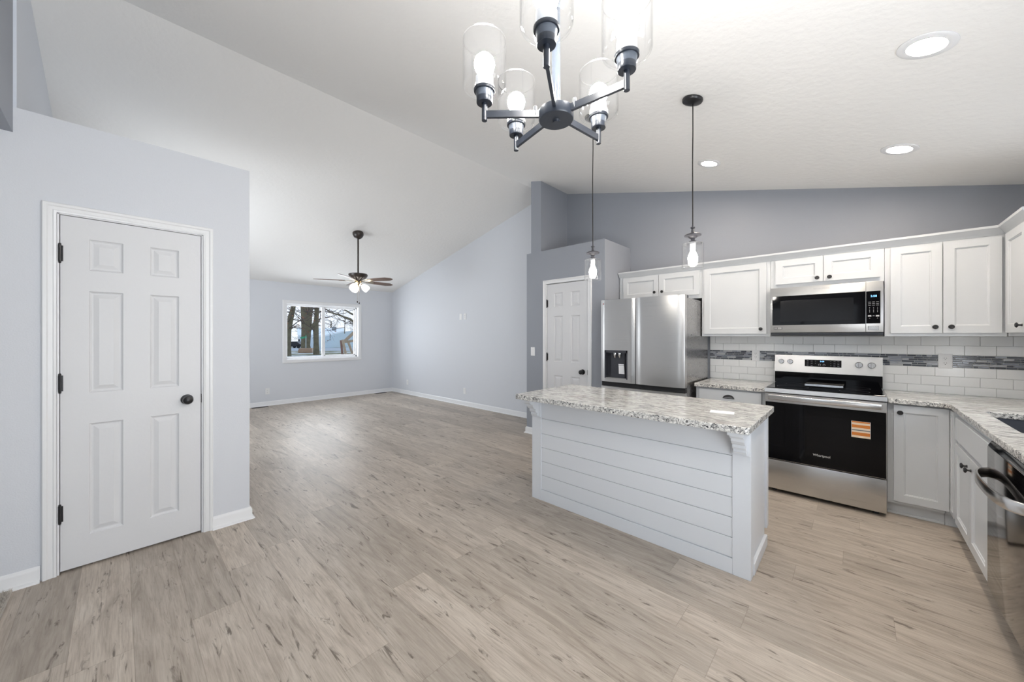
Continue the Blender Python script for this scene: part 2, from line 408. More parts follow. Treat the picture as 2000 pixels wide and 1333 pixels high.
def thing(name, label, cat, loc=(0, 0, 0), rz=0.0, group=None):
    o = bpy.data.objects.new(name, None); C.objects.link(o)
    o.empty_display_size = 0.1
    o.location = loc; o.rotation_euler = (0, 0, rz); o['label'] = label; o['category'] = cat
    if group: o['group'] = group
    return o
def tag(o, label, cat, group=None, kind=None):
    o['label'] = label; o['category'] = cat
    if group: o['group'] = group
    if kind: o['kind'] = kind
    return o
def struct(o): o['kind'] = 'structure'; return o
def sroot(name, loc, rz=0.0):
    o = bpy.data.objects.new(name, None); C.objects.link(o); o.location = loc; o.rotation_euler = (0, 0, rz)
    o['kind'] = 'structure'; o.empty_display_size = 0.1; return o
def copy_tree(o, parent=None):
    c = o.copy(); C.objects.link(c); c.parent = parent
    for ch in o.children: copy_tree(ch, c)
    return c
def text(s, size, mat, parent, loc, name='lettering', extr=0.0004, align='CENTER', sx=1.0):
    cu = bpy.data.curves.new('t', 'FONT'); cu.body = s; cu.size = size; cu.align_x = align; cu.align_y = 'CENTER'; cu.extrude = extr
    to = bpy.data.objects.new('t', cu); C.objects.link(to)
    bpy.context.view_layer.update()
    me = bpy.data.meshes.new_from_object(to); bpy.data.objects.remove(to)
    me.name = name; me.materials.clear(); me.materials.append(M[mat])
    me.transform(Matrix.Rotation(PI / 2, 4, 'X') @ Matrix.Scale(sx, 4, (1, 0, 0)))
    o = bpy.data.objects.new(name, me); C.objects.link(o); o.parent = parent; o.location = loc
    return o

# ------------------------------------------------------------------ dimensions
XK = 4.62        # right (kitchen and living) wall
YN = 8.40        # far living wall
YS = -1.115      # sink wall
YD = 3.305       # wall with the near door
XW = -0.388      # left side of the vaulted space
RY, RZ = 3.58, 3.613
SL, SK = 0.2413, 0.247
def zc(y): return RZ - SL * (y - RY) if y > RY else RZ - SK * (RY - y)

# ================================================================== SETTING
m = MB(); m.box(XW, XK + 0.15, YS - 0.15, YN + 0.15, -0.1, 0); m.box(-4.1, XW, YS - 0.15, YD + 0.12, -0.1, 0)
struct(m.build('floor', 'floor'))
# ceiling, two slopes meeting at the ridge
for ya, yb in ((RY, YN + 0.15), (YS - 0.15, RY)):
    m = MB()
    m.prism([(XW - 0.15, ya, zc(ya) if ya != RY else RZ), (XW - 0.15, yb, zc(yb) if yb != RY else RZ), (XW - 0.15, yb, (zc(yb) if yb != RY else RZ) + 0.1), (XW - 0.15, ya, (zc(ya) if ya != RY else RZ) + 0.1)], (XK + 0.3 - XW, 0, 0))
    struct(m.build('ceiling', 'ceiling'))
m = MB(); m.box(-4.1, XW - 0.10, YS - 0.15, YD, 2.458, 2.55)
struct(m.build('ceiling_hall', 'ceiling'))
def hole_wall(name, mat, axis, p0, p1, a0, a1, z0, z1, holes):
    """wall slab between p0..p1 across its thickness, a0..a1 along; holes (a, a, z, z)"""
    m = MB()
    As = sorted({a0, a1} | {h[0] for h in holes} | {h[1] for h in holes}); Zs = sorted({z0, z1} | {h[2] for h in holes} | {h[3] for h in holes})
    for aa, ab in zip(As, As[1:]):
        for za, zb in zip(Zs, Zs[1:]):
            c, d = (aa + ab) / 2, (za + zb) / 2
            if any(h[0] < c < h[1] and h[2] < d < h[3] for h in holes): continue
            if axis == 'X': m.box(p0, p1, aa, ab, za, zb)
            else: m.box(aa, ab, p0, p1, za, zb)
    return struct(m.build(name, mat))
# right wall: living part light, kitchen part accent colour
def gable(name, mat, x0, x1, y0, y1, zb=0.0, hole=None):
    ys = [y0] + ([RY] if y0 < RY < y1 else []) + [y1]
    m = MB(); m.prism([(x0, y0, zb), (x0, y1, zb)] + [(x0, y, zc(y) + 0.03) for y in reversed(ys)], (x1 - x0, 0, 0))
    return struct(m.build(name, mat))
gable('wall_east', 'accent', XK, XK + 0.12, YS - 0.12, 3.26)
gable('wall_east', 'wall', XK + 0.02, XK + 0.14, 3.26, YN + 0.12)
WX0, WX1, WZ0, WZ1 = 2.305, 3.79, 0.878, 2.035
hole_wall('wall_north', 'wall', 'Y', YN, YN + 0.14, XW - 0.12, XK + 0.02, 0, 2.47, [(WX0, WX1, WZ0, WZ1)])
gable('wall_west', 'wall', XW - 0.12, XW - 0.001, 3.42, 5.15)
gable('wall_west', 'wall', XW - 0.12, XW - 0.001, 6.95, YN + 0.1)
m = MB(); m.box(XW - 0.12, XW - 0.001, 5.15, 6.95, 0, 0.8); m.prism([(XW - 0.12, 5.15, 2.1), (XW - 0.12, 6.95, 2.1), (XW - 0.12, 6.95, zc(6.95) + .03), (XW - 0.12, 5.15, zc(5.15) + .03)], (0.119, 0, 0))
struct(m.build('wall_west', 'wall'))
gable('wall_header', 'accent', XW - 0.12, XW, YS, YD, 2.458)
hole_wall('wall_south', 'accent', 'Y', YS - 0.12, YS, XW - 0.12, XK, 0, 2.52, [(2.87, 3.73, 1.12, 2.04), (-0.30, 1.54, 0.02, 2.08)])
hole_wall('wall_south', 'wall', 'Y', YS - 0.12, YS, -4.1, XW - 0.12, 0, 2.55, [])
hole_wall('wall_west', 'wall', 'X', -4.12, -4.0, YS - 0.12, YD + 0.12, 0, 2.55, [(-0.1, 2.1, 0.7, 2.2)])
# closet block with the near door (its top is a ledge below the sloping ceiling)
CT = 2.595
DX0, DX1, DZ1 = -0.240, 0.400, 2.062
hole_wall('wall_closet', 'wall', 'Y', YD, YD + 0.12, -4.0, 0.667, 0, CT, [(DX0, DX1, 0, DZ1)])
m = MB(); m.box(0.55, 0.667, YD + 0.12, 5.0, 0, CT); m.box(XW, 0.55, YD + 0.12, 5.0, CT - 0.1, CT); m.box(XW, 0.55, 4.9, 5.0, 0, CT - 0.1)
struct(m.build('wall_closet', 'wall'))
# pantry block
PX, PY0, PY1, PT = 3.935, 2.165, 3.385, 2.522
PD0, PD1, PDZ = 2.388, 3.036, 2.058
hole_wall('wall_pantry', 'accent', 'X', PX, PX + 0.11, PY0, PY1, 0, PT, [(PD0, PD1, 0, PDZ)])
m = MB(); m.box(PX + 0.11, XK, PY0, PY0 + 0.1, 0, PT); m.box(PX + 0.11, XK, PY1 - 0.1, PY1, 0, PT); m.box(PX + 0.11, XK, PY0 + 0.1, PY1 - 0.1, PT - 0.08, PT)
struct(m.build('wall_pantry', 'accent'))
m = MB(); m.prism([(3.985, 3.168, PT), (3.985, 3.345, PT), (3.985, 3.345, zc(3.345) + .02), (3.985, 3.168, zc(3.168) + .02)], (XK - 3.985, 0, 0))
struct(m.build('wall_stub', 'accent'))

# baseboards
def baseboard(name, pts, side=1):
    """profile swept along an open polyline of the wall face; side +1 = room on the right of the path"""
    prof = [(0, 0), (0.030, 0), (0.028, 0.008), (0.016, 0.016), (0.014, 0.022), (0.014, 0.068), (0.010, 0.080), (0.003, 0.087), (0, 0.087)]
    m = MB(); sweep(m, pts, prof, side); return struct(m.build(name, 'trim'))
def sweep(m, pts, prof, side=1, mi=0):
    P = [Vector((p[0], p[1])) for p in pts]; rings = []
    for i, p in enumerate(P):
        d0 = (P[i] - P[i - 1]).normalized() if i else None
        d1 = (P[i + 1] - P[i]).normalized() if i < len(P) - 1 else None
        n = lambda d: Vector((d.y, -d.x)) * side
        if d0 is None: off = n(d1)
        elif d1 is None: off = n(d0)
        else:
            a, b = n(d0), n(d1); off = (a + b) / (1 + a.dot(b))
        rings.append([m.bm.verts.new((p.x + off.x * o, p.y + off.y * o, z)) for o, z in prof])
    k = len(prof)
    for A, B in zip(rings, rings[1:]):
        for i in range(k):
            f = m.bm.faces.new([A[i], A[(i + 1) % k], B[(i + 1) % k], B[i]]); f.material_index = mi
    m.bm.faces.new(rings[0]); m.bm.faces.new(rings[-1][::-1])
baseboard('baseboard_north', [(0.70, YN), (XK + 0.02, YN)], 1)
baseboard('baseboard_east', [(XK + 0.02, YN), (XK + 0.02, PY1)], 1)
baseboard('baseboard_pantry', [(PX, 3.092), (PX, PY1), (XK, PY1)], -1)
baseboard('baseboard_closet', [(0.448, YD), (0.667, YD), (0.667, 4.9)], 1)
baseboard('baseboard_closet', [(-3.9, YD), (-0.297, YD)], 1)

# --------------------------------------------------------------- six panel doors
def six_panel_door(name, loc, rz, w, x_off, knob_side, hinge_z, knob_z, jamb, cas_w):
    """root at the centre of the opening on the wall face, local -y towards the room"""
    r = sroot(name, loc, rz)
    h0, h1 = 0.014, 2.054; x0, x1 = -w / 2, w / 2
    a0, a1, b0, b1 = x0 + 0.108, x0 + 0.247, x1 - 0.250, x1 - 0.113
    rects = []
    for za, zb in ((0.189, 0.843), (1.026, 1.627), (1.750, 1.934)):
        rects += [(a0, a1, za, zb), (b0, b1, za, zb)]
    m = MB(); m.panel(x0, x1, h0, h1, 0.008, 0.043, rects, [(0, 0), (0.004, 0.007), (0.011, 0.012), (0.017, 0.012), (0.040, 0.003)])
    m.build('door_slab', 'door', r, 8)
    ja = w / 2 + jamb
    m = MB()
    for sgn in (-1, 1):
        m.box(min(sgn * (w / 2 + 0.003), sgn * (ja + 0.001)), max(sgn * (w / 2 + 0.003), sgn * (ja + 0.001)), 0.0, 0.105, 0, 2.062)
    m.box(-ja, ja, 0.0, 0.105, 2.057, 2.062)
    m.box(-ja + .004, ja - .004, 0.046, 0.06, 0.0, 2.058)
    m.build('jamb', 'trim', r)
    # moulded casing swept round the opening (mitred)
    prof = [(0.0, 0.0), (0.0, -0.010), (0.010, -0.013), (0.014, -0.010), (0.030, -0.012), (0.036, -0.017), (cas_w - 0.004, -0.018), (cas_w, -0.014), (cas_w, 0.0)]
    m = MB(); ji = ja + 0.002
    rings = []
    for (px, pz, ox, oz) in ((-ji, 0, -1, 0), (-ji, 2.063, -1, 1), (ji, 2.063, 1, 1), (ji, 0, 1, 0)):
        rings.append([m.bm.verts.new((px + ox * o, y, pz + oz * o)) for o, y in prof])
    for A, B in zip(rings, rings[1:]):
        for i in range(len(prof)): m.bm.faces.new([A[i], A[(i + 1) % len(prof)], B[(i + 1) % len(prof)], B[i]])
    m.bm.faces.new(rings[0]); m.bm.faces.new(rings[-1])
    m.build('door_casing', 'trim', r, 25)
    ks = knob_side
    m = MB(); m.lathe([(0, -0.001), (0.033, -0.001), (0.033, 0.004), (0.030, 0.008), (0.012, 0.010), (0.011, 0.026), (0.020, 0.032), (0.0275, 0.040), (0.0285, 0.050), (0.024, 0.060), (0.012, 0.066), (0, 0.067)], (0, 0, 0), '-Y', 32)
    k = m.build('door_knob', 'black', r); k.location = (ks * (w / 2 - 0.072), 0.008, knob_z)
    for z in hinge_z:
        m = MB(); m.tube([(0, -0.004, -0.048), (0, -0.004, 0.048)], 0.0065, 10); m.box(-0.012, 0.012, 0.001, 0.006, -0.045, 0.045)
        for q in (-0.052, 0.052): m.ball((0, -0.004, q), 0.006, 8)
        hn = m.build('hinge', 'black', r); hn.location = (-ks * (w / 2 + 0.001), 0.002, z)
    m = MB(); m.box(-0.003, 0.003, -0.004, 0.02, -0.03, 0.03, 0.001)
    l = m.build('latch_plate', 'black', r); l.location = (ks * (w / 2 + 0.003), 0.004, knob_z)
    return r
six_panel_door('door_1', (0.080, YD, 0), 0, 0.616, 0, 1, (1.835, 1.091, 0.344), 0.932, 0.010, 0.052)
six_panel_door('door_2', (PX, 2.712, 0), -PI / 2, 0.624, 0, 1, (1.80, 1.085, 0.344), 0.915, 0.010, 0.050)

# --------------------------------------------------------------- windows
def window(name, loc, rz, w, z0, z1, depth, slider=True, casing=True):
    r = sroot(name, loc, rz); x0, x1 = -w / 2, w / 2
    if casing:
        m = MB(); cw = 0.062
        prof = [(0, 0.0), (0, -0.016), (cw - 0.01, -0.02), (cw, -0.014), (cw, 0.0)]
        rings = []
        for sx, sz, px, pz in ((-1, -1, x0, z0), (1, -1, x1, z0), (1, 1, x1, z1), (-1, 1, x0, z1)):
            rings.append([m.bm.verts.new((px + sx * o, y, pz + sz * o)) for o, y in prof])
        for q in range(4):
            A, B = rings[q], rings[(q + 1) % 4]
            for i in range(len(prof)): m.bm.faces.new([A[i], A[(i + 1) % len(prof)], B[(i + 1) % len(prof)], B[i]])
        m.build('casing', 'trim', r, 25)
    m = MB(); t = 0.012
    m.box(x0, x1, 0.0, depth, z0, z0 + t); m.box(x0, x1, 0.0, depth, z1 - t, z1)
    m.box(x0, x0 + t, 0.0, depth, z0 + t, z1 - t); m.box(x1 - t, x1, 0.0, depth, z0 + t, z1 - t)
    m.build('window_jamb', 'trim', r)
    fd0, fd1 = depth - 0.055, depth - 0.005; x0 += t; x1 -= t; z0 += t; z1 -= t; f = 0.028
    m = MB()
    m.box(x0, x1, fd0, fd1, z0, z0 + f + 0.01, .002); m.box(x0, x1, fd0, fd1, z1 - f, z1, .002); m.box(x0, x0 + f, fd0, fd1, z0, z1, .002); m.box(x1 - f, x1, fd0, fd1, z0, z1, .002)
    if slider: m.box(-0.022, 0.022, fd0 + .004, fd1, z0, z1, .002)
    m.build('window_frame', 'trim', r)
    spans = [(x0 + f, -0.022), (0.022, x1 - f)] if slider else [(x0 + f, x1 - f)]
    for i, (a, b) in enumerate(spans):
        m = MB(); s = 0.024 if i == 1 or not slider else 0.008; ym = fd0 + 0.012 + 0.018 * i
        za, zb = z0 + f + .01, z1 - f
        m.box(a, b, ym, ym + .016, za, za + s, .001); m.box(a, b, ym, ym + .016, zb - s, zb, .001); m.box(a, a + s, ym, ym + .016, za, zb, .001); m.box(b - s, b, ym, ym + .016, za, zb, .001)
        sh = m.build('sash', 'trim', r)
        m = MB(); m.box(a + s - .002, b - s + .002, ym + .006, ym + .010, za + s - .002, zb - s + .002)
        m.build('pane', 'pane', sh)
    return r
window('window_1', ((WX0 + WX1) / 2, YN, 0), 0, WX1 - WX0, WZ0, WZ1, 0.13)
window('added_window_2', (3.30, YS, 0), PI, 0.86, 1.12, 2.04, 0.11)  # unseen sink window, added to let daylight in
window('added_window_3', (0.62, YS, 0), PI, 1.84, 0.02, 2.08, 0.11)  # patio glazing behind the camera, invented as a daylight source
window('added_window_4', (-4.0, 1.0, 0), PI / 2, 2.2, 0.7, 2.2, 0.11)  # west window out of view, added for daylight
window('added_window_5', (XW, 6.05, 0), PI / 2, 1.8, 0.8, 2.1, 0.11)  # living room side window behind the closet, added to brighten the room

# ================================================================== KITCHEN
FX = 4.30          # face frame of the uppers
LX = 4.02          # face frame of the lowers
def shaker(m, x0, x1, z0, z1, yf, t=0.019, st=0.056):
    m.panel(x0, x1, z0, z1, yf, yf + t, [(x0 + st, x1 - st, z0 + st, z1 - st)], [(0, 0), (0.002, 0.005), (0.007, 0.0065), (0.0085, 0.0105)])
def add_knob(parent, x, z, y=0.0):
    m = MB(); m.lathe([(0, 0), (0.0085, 0), (0.008, 0.003), (0.0055, 0.007), (0.0055, 0.014), (0.012, 0.018), (0.0165, 0.021), (0.0165, 0.024), (0.012, 0.028), (0.010, 0.0265), (0, 0.0285)], (0, 0, 0), '-Y', 24)
    k = m.build('knob', 'black', parent); k.location = (x, y, z); return k
def upper(name, label, X0, yc, w, z0, z1, doors, rz=-PI / 2, depth=0.315, knobs='in', group='wall cabinets'):
    """doors: list of (xa, xb, za, zb, knob_x or None)"""
    loc = (X0, yc, 0) if rz == -PI / 2 else (yc, X0, 0)
    r = thing(name, label, 'cabinet', loc, rz, group)
    m = MB(); m.box(-w / 2, w / 2, 0.0, depth, z0, z1, 0.0008)
    m.build('carcass', 'cab', r)
    for xa, xb, za, zb, kx, kz in doors:
        m = MB(); shaker(m, xa, xb, za, zb, -0.020)
        d = m.build('door', 'cab', r, 10)
        if kx is not None: add_knob(d, kx, kz, -0.020)
    return r
UB, UT = 1.36, 2.145
yL = lambda c, y: c - y
# over the fridge
c = (2.155 + 1.203) / 2
upper('wall_cabinet', 'short two-door white cabinet above the refrigerator', FX, c, 2.155 - 1.203, 1.775, UT,
      [(yL(c, 2.100), yL(c, 1.662), 1.815, 2.078, yL(c, 1.705), 1.875), (yL(c, 1.658), yL(c, 1.225), 1.815, 2.078, yL(c, 1.617), 1.875)])
c = (1.201 + 0.590) / 2
upper('wall_cabinet', 'single-door white wall cabinet between refrigerator and microwave', FX, c, 1.201 - 0.590, UB, UT,
      [(yL(c, 1.176), yL(c, 0.622), 1.385, 2.078, yL(c, 0.665), 1.432)])
c = (0.588 - 0.182) / 2
upper('wall_cabinet', 'low two-door white cabinet directly above the microwave', FX, c, 0.588 + 0.182, 1.815, UT,
      [(yL(c, 0.549), yL(c, 0.202), 1.852, 2.078, yL(c, 0.242), 1.885), (yL(c, 0.198), yL(c, -0.158), 1.852, 2.078, yL(c, 0.158), 1.885)])
c = (-0.184 - 0.795) / 2
upper('wall_cabinet', 'tall two-door white wall cabinet right of the microwave', FX, c, 0.795 - 0.184, UB, UT,
      [(yL(c, -0.217), yL(c, -0.492), 1.385, 2.078, yL(c, -0.455), 1.432), (yL(c, -0.497), yL(c, -0.770), 1.385, 2.078, yL(c, -0.535), 1.432)])
# wing along the sink wall
c = (4.27 + 3.80) / 2
r = upper('wall_cabinet', 'white wall cabinet on the sink wall, cut by the right edge of the photo', -0.795, c, 4.27 - 3.80, UB, UT,
          [(c - 4.235, c - 3.835, 1.385, 2.078, c - 3.88, 1.432)], rz=PI)
# crown moulding
prof = [(0, 2.088), (0.006, 2.088), (0.009, 2.094), (0.020, 2.102), (0.036, 2.126), (0.046, 2.134), (0.048, 2.150), (0, 2.150)]
m = MB(); sweep(m, [(FX, 2.155), (FX, -0.795), (3.80, -0.795), (3.80, YS)], prof, 1)
tag(m.build('crown_moulding', 'cab'), 'white crown moulding running along the top of the wall cabinets', 'moulding')

# backsplash: white running-bond tile with a dark mosaic band
bs = thing('backsplash', 'white subway tile backsplash with a dark glass mosaic band', 'backsplash', (XK, 0, 0), 0)
m = MB(); m.box(-0.006, -0.0005, YS + 0.006, 1.203, 0.889, UB + 0.02)
m.box(1.75 - XK, -0.006, YS + 0.0005, YS + 0.006, 0.889, 1.11); m.box(3.80 - XK, -0.006, YS + 0.0005, YS + 0.006, 1.11, 1.36)
m.build('grout_bed', 'grout', bs)
rows = [(0.890, 0.955), (0.957, 1.031), (1.033, 1.105), (1.208, 1.282), (1.284, 1.358)]
m = MB(); TW = 0.156
for i, (za, zb) in enumerate(rows):
    off = (-0.723 if i in (4, 1) else -0.645)
    k0 = math.floor((YS + .01 - off) / TW)
    for k in range(k0, k0 + 17):
        a = off + k * TW; b = a + TW - 0.002
        a = max(a, YS + .014); b = min(b, 1.203)
        if b - a < 0.004: continue
        m.box(-0.012, -0.005, a, b, za, zb, 0.0012)
    if i in (2, 4): m.build('tile_field', 'tile', bs); m = MB()
for i, (za, zb) in enumerate(rows):
    if i == 3: m.build('tile_field', 'tile', bs); m = MB()
    k = 0
    x = -0.014
    while x > 1.75 - XK:
        b = x; a = max(x - (TW - .002) * (0.5 if (k == 0 and i % 2) else 1), 1.75 - XK)
        if not (b > 2.8 - XK and a < 3.8 - XK and za > 1.1 and a < -0.82):
            if za < 1.1 or a > -0.82: m.box(a, b, YS + .005, YS + .012, za, zb, 0.0012)
        x = a - 0.002; k += 1
m.build('tile_field', 'tile', bs)
m = MB(); rh = (1.2065 - 1.107) / 6
rnd = random.Random(3)
for i in range(6):
    z0 = 1.107 + i * rh; y = 1.203
    first = True
    while y > YS + .02:
        L = rnd.choice([0.024, 0.03, 0.05, 0.05, 0.074, 0.08]); 
        if first: L *= rnd.random() * 0.8 + 0.2; first = False
        a = max(y - L, YS + .014)
        m.box(-0.0115, -0.005, a, y, z0 + 0.001, z0 + rh - 0.0028, 0.0008); y = a - 0.0028
mo = m.build('mosaic_band', 'mosaic', bs); mo['label'] = 'black, grey and silver glass mosaic band'
m = MB()
for i in range(6):
    z0 = 1.107 + i * rh; x = -0.014
    while x > 1.75 - XK:
        L = rnd.choice([0.024, 0.03, 0.05, 0.05, 0.074]); a = x - L
        if z0 + rh < 1.11 or a > -0.82: m.box(a, x, YS + .005, YS + .0115, z0 + 0.001, z0 + rh - 0.0028, 0.0008)
        x = a - 0.0028
mo = m.build('mosaic_band', 'mosaic', bs)
mo['label'] = 'black, grey and silver glass mosaic band'

# outlets and switches
def outlet(loc, rz, label, kind='duplex', w=0.072, h=0.118, mat='plastic', group='wall plates'):
    r = thing({'duplex': 'outlet', 'switch': 'light_switch', 'blank': 'wall_plate'}[kind], label, {'duplex': 'outlet', 'switch': 'switch', 'blank': 'wall plate'}[kind], loc, rz, group)
    m = MB(); m.box(-w / 2, w / 2, -0.006, 0, -h / 2, h / 2, 0.002); m.build('cover_plate', mat, r)
    if kind == 'duplex':
        for s in (-1, 1):
            m = MB(); m.lathe([(0.0, 0), (0.0155, 0), (0.0155, 0.0015), (0, 0.002)], (0, -0.006, s * 0.0195), '-Y', 24); f = m.build('receptacle', mat, r)
            m = MB()
            for q in (-0.0065, 0.0065): m.box(q - .001, q + .001, -0.0088, -0.0078, s * .0195 + .001, s * .0195 + .009)
            m.lathe([(0, 0), (.0024, 0), (.0024, .001), (0, .001)], (0, -.0078, s * .0195 - .007), '-Y', 12)
            m.build('slots', 'dark', f)
    elif kind == 'switch':
        m = MB(); m.box(-.0165, .0165, -.009, -.005, -.033, .033, .0015); m.build('rocker', mat, r)
    else:
        m = MB(); m.box(-.0165, .0165, -.0072, -.005, -.033, .033, .001); m.build('insert', mat, r)
    return r
outlet((XK - .012, 0.761, 1.157), -PI / 2, 'white outlet in the mosaic band left of the range')
outlet((XK - .012, -0.545, 1.157), -PI / 2, 'white outlet in the mosaic band right of the range', w=0.078)
outlet((PX, 3.270, 1.150), -PI / 2, 'white light switch on the grey wall left of the pantry door', 'switch')
outlet((XK + .02, 7.69, 0.279), -PI / 2, 'low white outlet on the right living room wall, near the far corner')
outlet((XK + .02, 5.60, 0.286), -PI / 2, 'low white outlet on the right living room wall, nearer the pantry')
outlet((XK + .02, 5.72, 1.75), -PI / 2, 'left of two white plates high on the living room wall', 'blank')
outlet((XK + .02, 5.59, 1.75), -PI / 2, 'right of two white plates high on the living room wall', 'duplex')
outlet((1.985, YN, 0.282), 0, 'white outlet below and left of the living room window')

# counter tops
def counter(name, label, pts, z0, z1, holes=(), group=None, bev=0.004):
    b = bmesh.new(); loops = [pts] + list(holes); 
    for lp in loops:
        vs = [b.verts.new((x, y, z0)) for x, y in lp]
        for i in range(len(vs)): b.edges.new((vs[i], vs[(i + 1) % len(vs)]))
    bmesh.ops.triangle_fill(b, use_beauty=True, edges=b.edges[:])
    g = bmesh.ops.extrude_face_region(b, geom=b.faces[:])
    for v in g['geom']:
        if isinstance(v, bmesh.types.BMVert): v.co.z = z1
    bmesh.ops.recalc_face_normals(b, faces=b.faces[:])
    bmesh.ops.dissolve_limit(b, angle_limit=0.01, verts=b.verts[:], edges=b.edges[:])
    for f in b.faces: f.material_index = 0 if f.normal.z > 0.5 else 1
    me = bpy.data.meshes.new(name); b.to_mesh(me); b.free()
    me.materials.append(M['granite']); me.materials.append(M['graniteedge'])
    o = bpy.data.objects.new(name, me); C.objects.link(o)
    md = o.modifiers.new('bevel', 'BEVEL'); md.width = bev; md.segments = 2; md.limit_method = 'ANGLE'; md.angle_limit = math.radians(40); md.material = 1
    return tag(o, label, 'countertop', group)
def rounded(x0, x1, y0, y1, r, n=5):
    pts = []
    for cx, cy, a0 in ((x1 - r, y1 - r, 0), (x0 + r, y1 - r, 90), (x0 + r, y0 + r, 180), (x1 - r, y0 + r, 270)):
        for k in range(n + 1):
            a = math.radians(a0 + 90 * k / n); pts.append((cx + r * math.cos(a), cy + r * math.sin(a)))
    return pts
CZ0, CZ1 = 0.855, 0.890
counter('countertop', 'short granite countertop between the refrigerator and the range', [(3.97, 0.583), (4.608, 0.583), (4.608, 1.183), (3.97, 1.183)], CZ0, CZ1)
SK_X0, SK_X1, SK_Y0, SK_Y1 = 2.98, 3.70, -0.985, -0.598
counter('countertop', 'L-shaped granite countertop right of the range, cut out for the sink',
        [(3.97, -0.187), (3.97, -0.445), (3.955, -0.475), (3.92, -0.488), (1.75, -0.488), (1.75, YS + .012), (4.608, YS + .012), (4.608, -0.187)], CZ0, CZ1,
        [rounded(SK_X0, SK_X1, SK_Y0, SK_Y1, 0.03)])
counter('countertop', 'long speckled granite slab on top of the island', rounded(2.195, 3.015, 0.392, 2.022, 0.025), CZ0 - 0.003, CZ1)

# base cabinets
def base_cab(label, loc, rz, w, fronts, depth=0.585, name='base_cabinet', toe=True, hollow=False):
    """fronts: (kind, xa, xb, za, zb, knob (x, z) or 'cup')"""
    r = thing(name, label, 'cabinet', loc, rz, 'base cabinets')
    m = MB()
    if hollow:
        m.box(-w / 2, w / 2, 0, .019, 0.095, CZ0 - .001); m.box(-w / 2, w / 2, 0.019, depth, 0.095, .115)
        for sg in (-1, 1): m.box(min(sg * w / 2, sg * (w / 2 - .004)), max(sg * w / 2, sg * (w / 2 - .004)), .019, depth, .115, CZ0 - .001)
    else: m.box(-w / 2, w / 2, 0, depth, 0.095, CZ0 - .001)
    m.box(-w / 2, w / 2, 0.06, depth, 0, 0.095)
    m.build('carcass', 'cab', r)
    if toe:
        m = MB(); m.box(-w / 2, w / 2, 0.045, 0.06, 0.0, 0.093); m.box(-w / 2, w / 2, 0.038, 0.045, 0, 0.02, .002); m.build('toe_kick', 'cab', r)
    for kind, xa, xb, za, zb, kn in fronts:
        m = MB()
        if kind == 'door': shaker(m, xa, xb, za, zb, -0.020, st=0.053)
        else: m.box(xa, xb, -0.020, -0.001, za, zb, 0.003)
        f = m.build({'door': 'door', 'drawer': 'drawer_front', 'false': 'false_drawer_front'}[kind], 'cab', r, 10)
        if kn == 'cup':
            m = MB(); n = 12; cx, cz = (xa + xb) / 2, (za + zb) / 2 + .005
            for j in range(6):
                for i in range(n):
                    def P(i, j):
                        a = PI * i / n; e_ = PI / 2 * j / 6
                        return (cx + 0.048 * math.cos(a), -0.020 - 0.026 * math.cos(e_) * (0.35 + 0.65 * math.sin(a)), cz + 0.036 * math.sin(a) * (0.45 + 0.55 * math.sin(e_)) - 0.012)
                    m.poly([P(i, j), P(i + 1, j), P(i + 1, j + 1), P(i, j + 1)])
            m.box(cx - .05, cx + .05, -0.022, -0.019, cz - .014, cz - .008)
            m.build('cup_pull', 'black', f)
        elif kn: add_knob(f, kn[0], kn[1], -0.020)
    return r
c = (1.178 + 0.588) / 2
base_cab('white base cabinet with a black cup pull between refrigerator and range', (LX, c, 0), -PI / 2, 0.588,
         [('drawer', -0.265, 0.265, 0.70, 0.838, 'cup'), ('door', -0.265, -0.002, 0.125, 0.685, (-0.04, 0.63)), ('door', 0.002, 0.265, 0.125, 0.685, (0.04, 0.63))])
c = (-0.186 - 0.478) / 2
rr = base_cab('white corner base cabinet right of the range with a folding door', (LX, c, 0), -PI / 2, 0.500 - 0.186 - 0.024,
              [('door', c + 0.220, c + 0.4925, 0.118, 0.842, (c + 0.252, 0.789))])
m = MB(); m.box(c + .515, c + 1.10, -.155, .575, .095, CZ0 - .001); m.box(c + .479, c + .515, -.0, .575, .095, CZ0 - .001); m.box(c + .57, c + 1.10, -.155, .575, 0, .095); m.build('corner_carcass', 'cab', rr); m = MB(); m.box(c + .479, c + .565, .045, .06, 0, .093); m.box(c + .479, c + .565, .038, .045, 0, .02, .002); m.build('toe_kick', 'cab', rr)
# the folded second leaf faces the sink side
m = MB(); shaker(m, -0.0645, 0.0645, 0.118, 0.842, -0.0, st=0.028); lf = m.build('door', 'cab', rr)
lf.rotation_euler = (0, 0, -PI / 2); lf.location = (c + 0.495, -0.0865, 0)      # local frame of the corner cabinet
c = (3.845 + 2.962) / 2; YF = -0.513
base_cab('white sink base cabinet with two doors left of the dishwasher', (c, YF, 0), PI, 3.845 - 2.962,
         [('false', c - 3.800, c - 2.985, 0.672, 0.822, None), ('door', c - 3.800, c - 3.400, 0.118, 0.648, (c - 3.445, 0.585)), ('door', c - 3.396, c - 2.985, 0.118, 0.648, (c - 3.345, 0.585))], hollow=True)
c = (2.340 + 1.78) / 2
base_cab('white base cabinet at the near end of the sink run', (c, YF, 0), PI, 0.56, [('drawer', -0.26, 0.26, 0.70, 0.838, 'cup'), ('door', -.26, .26, .118, .685, (.2, .63))])

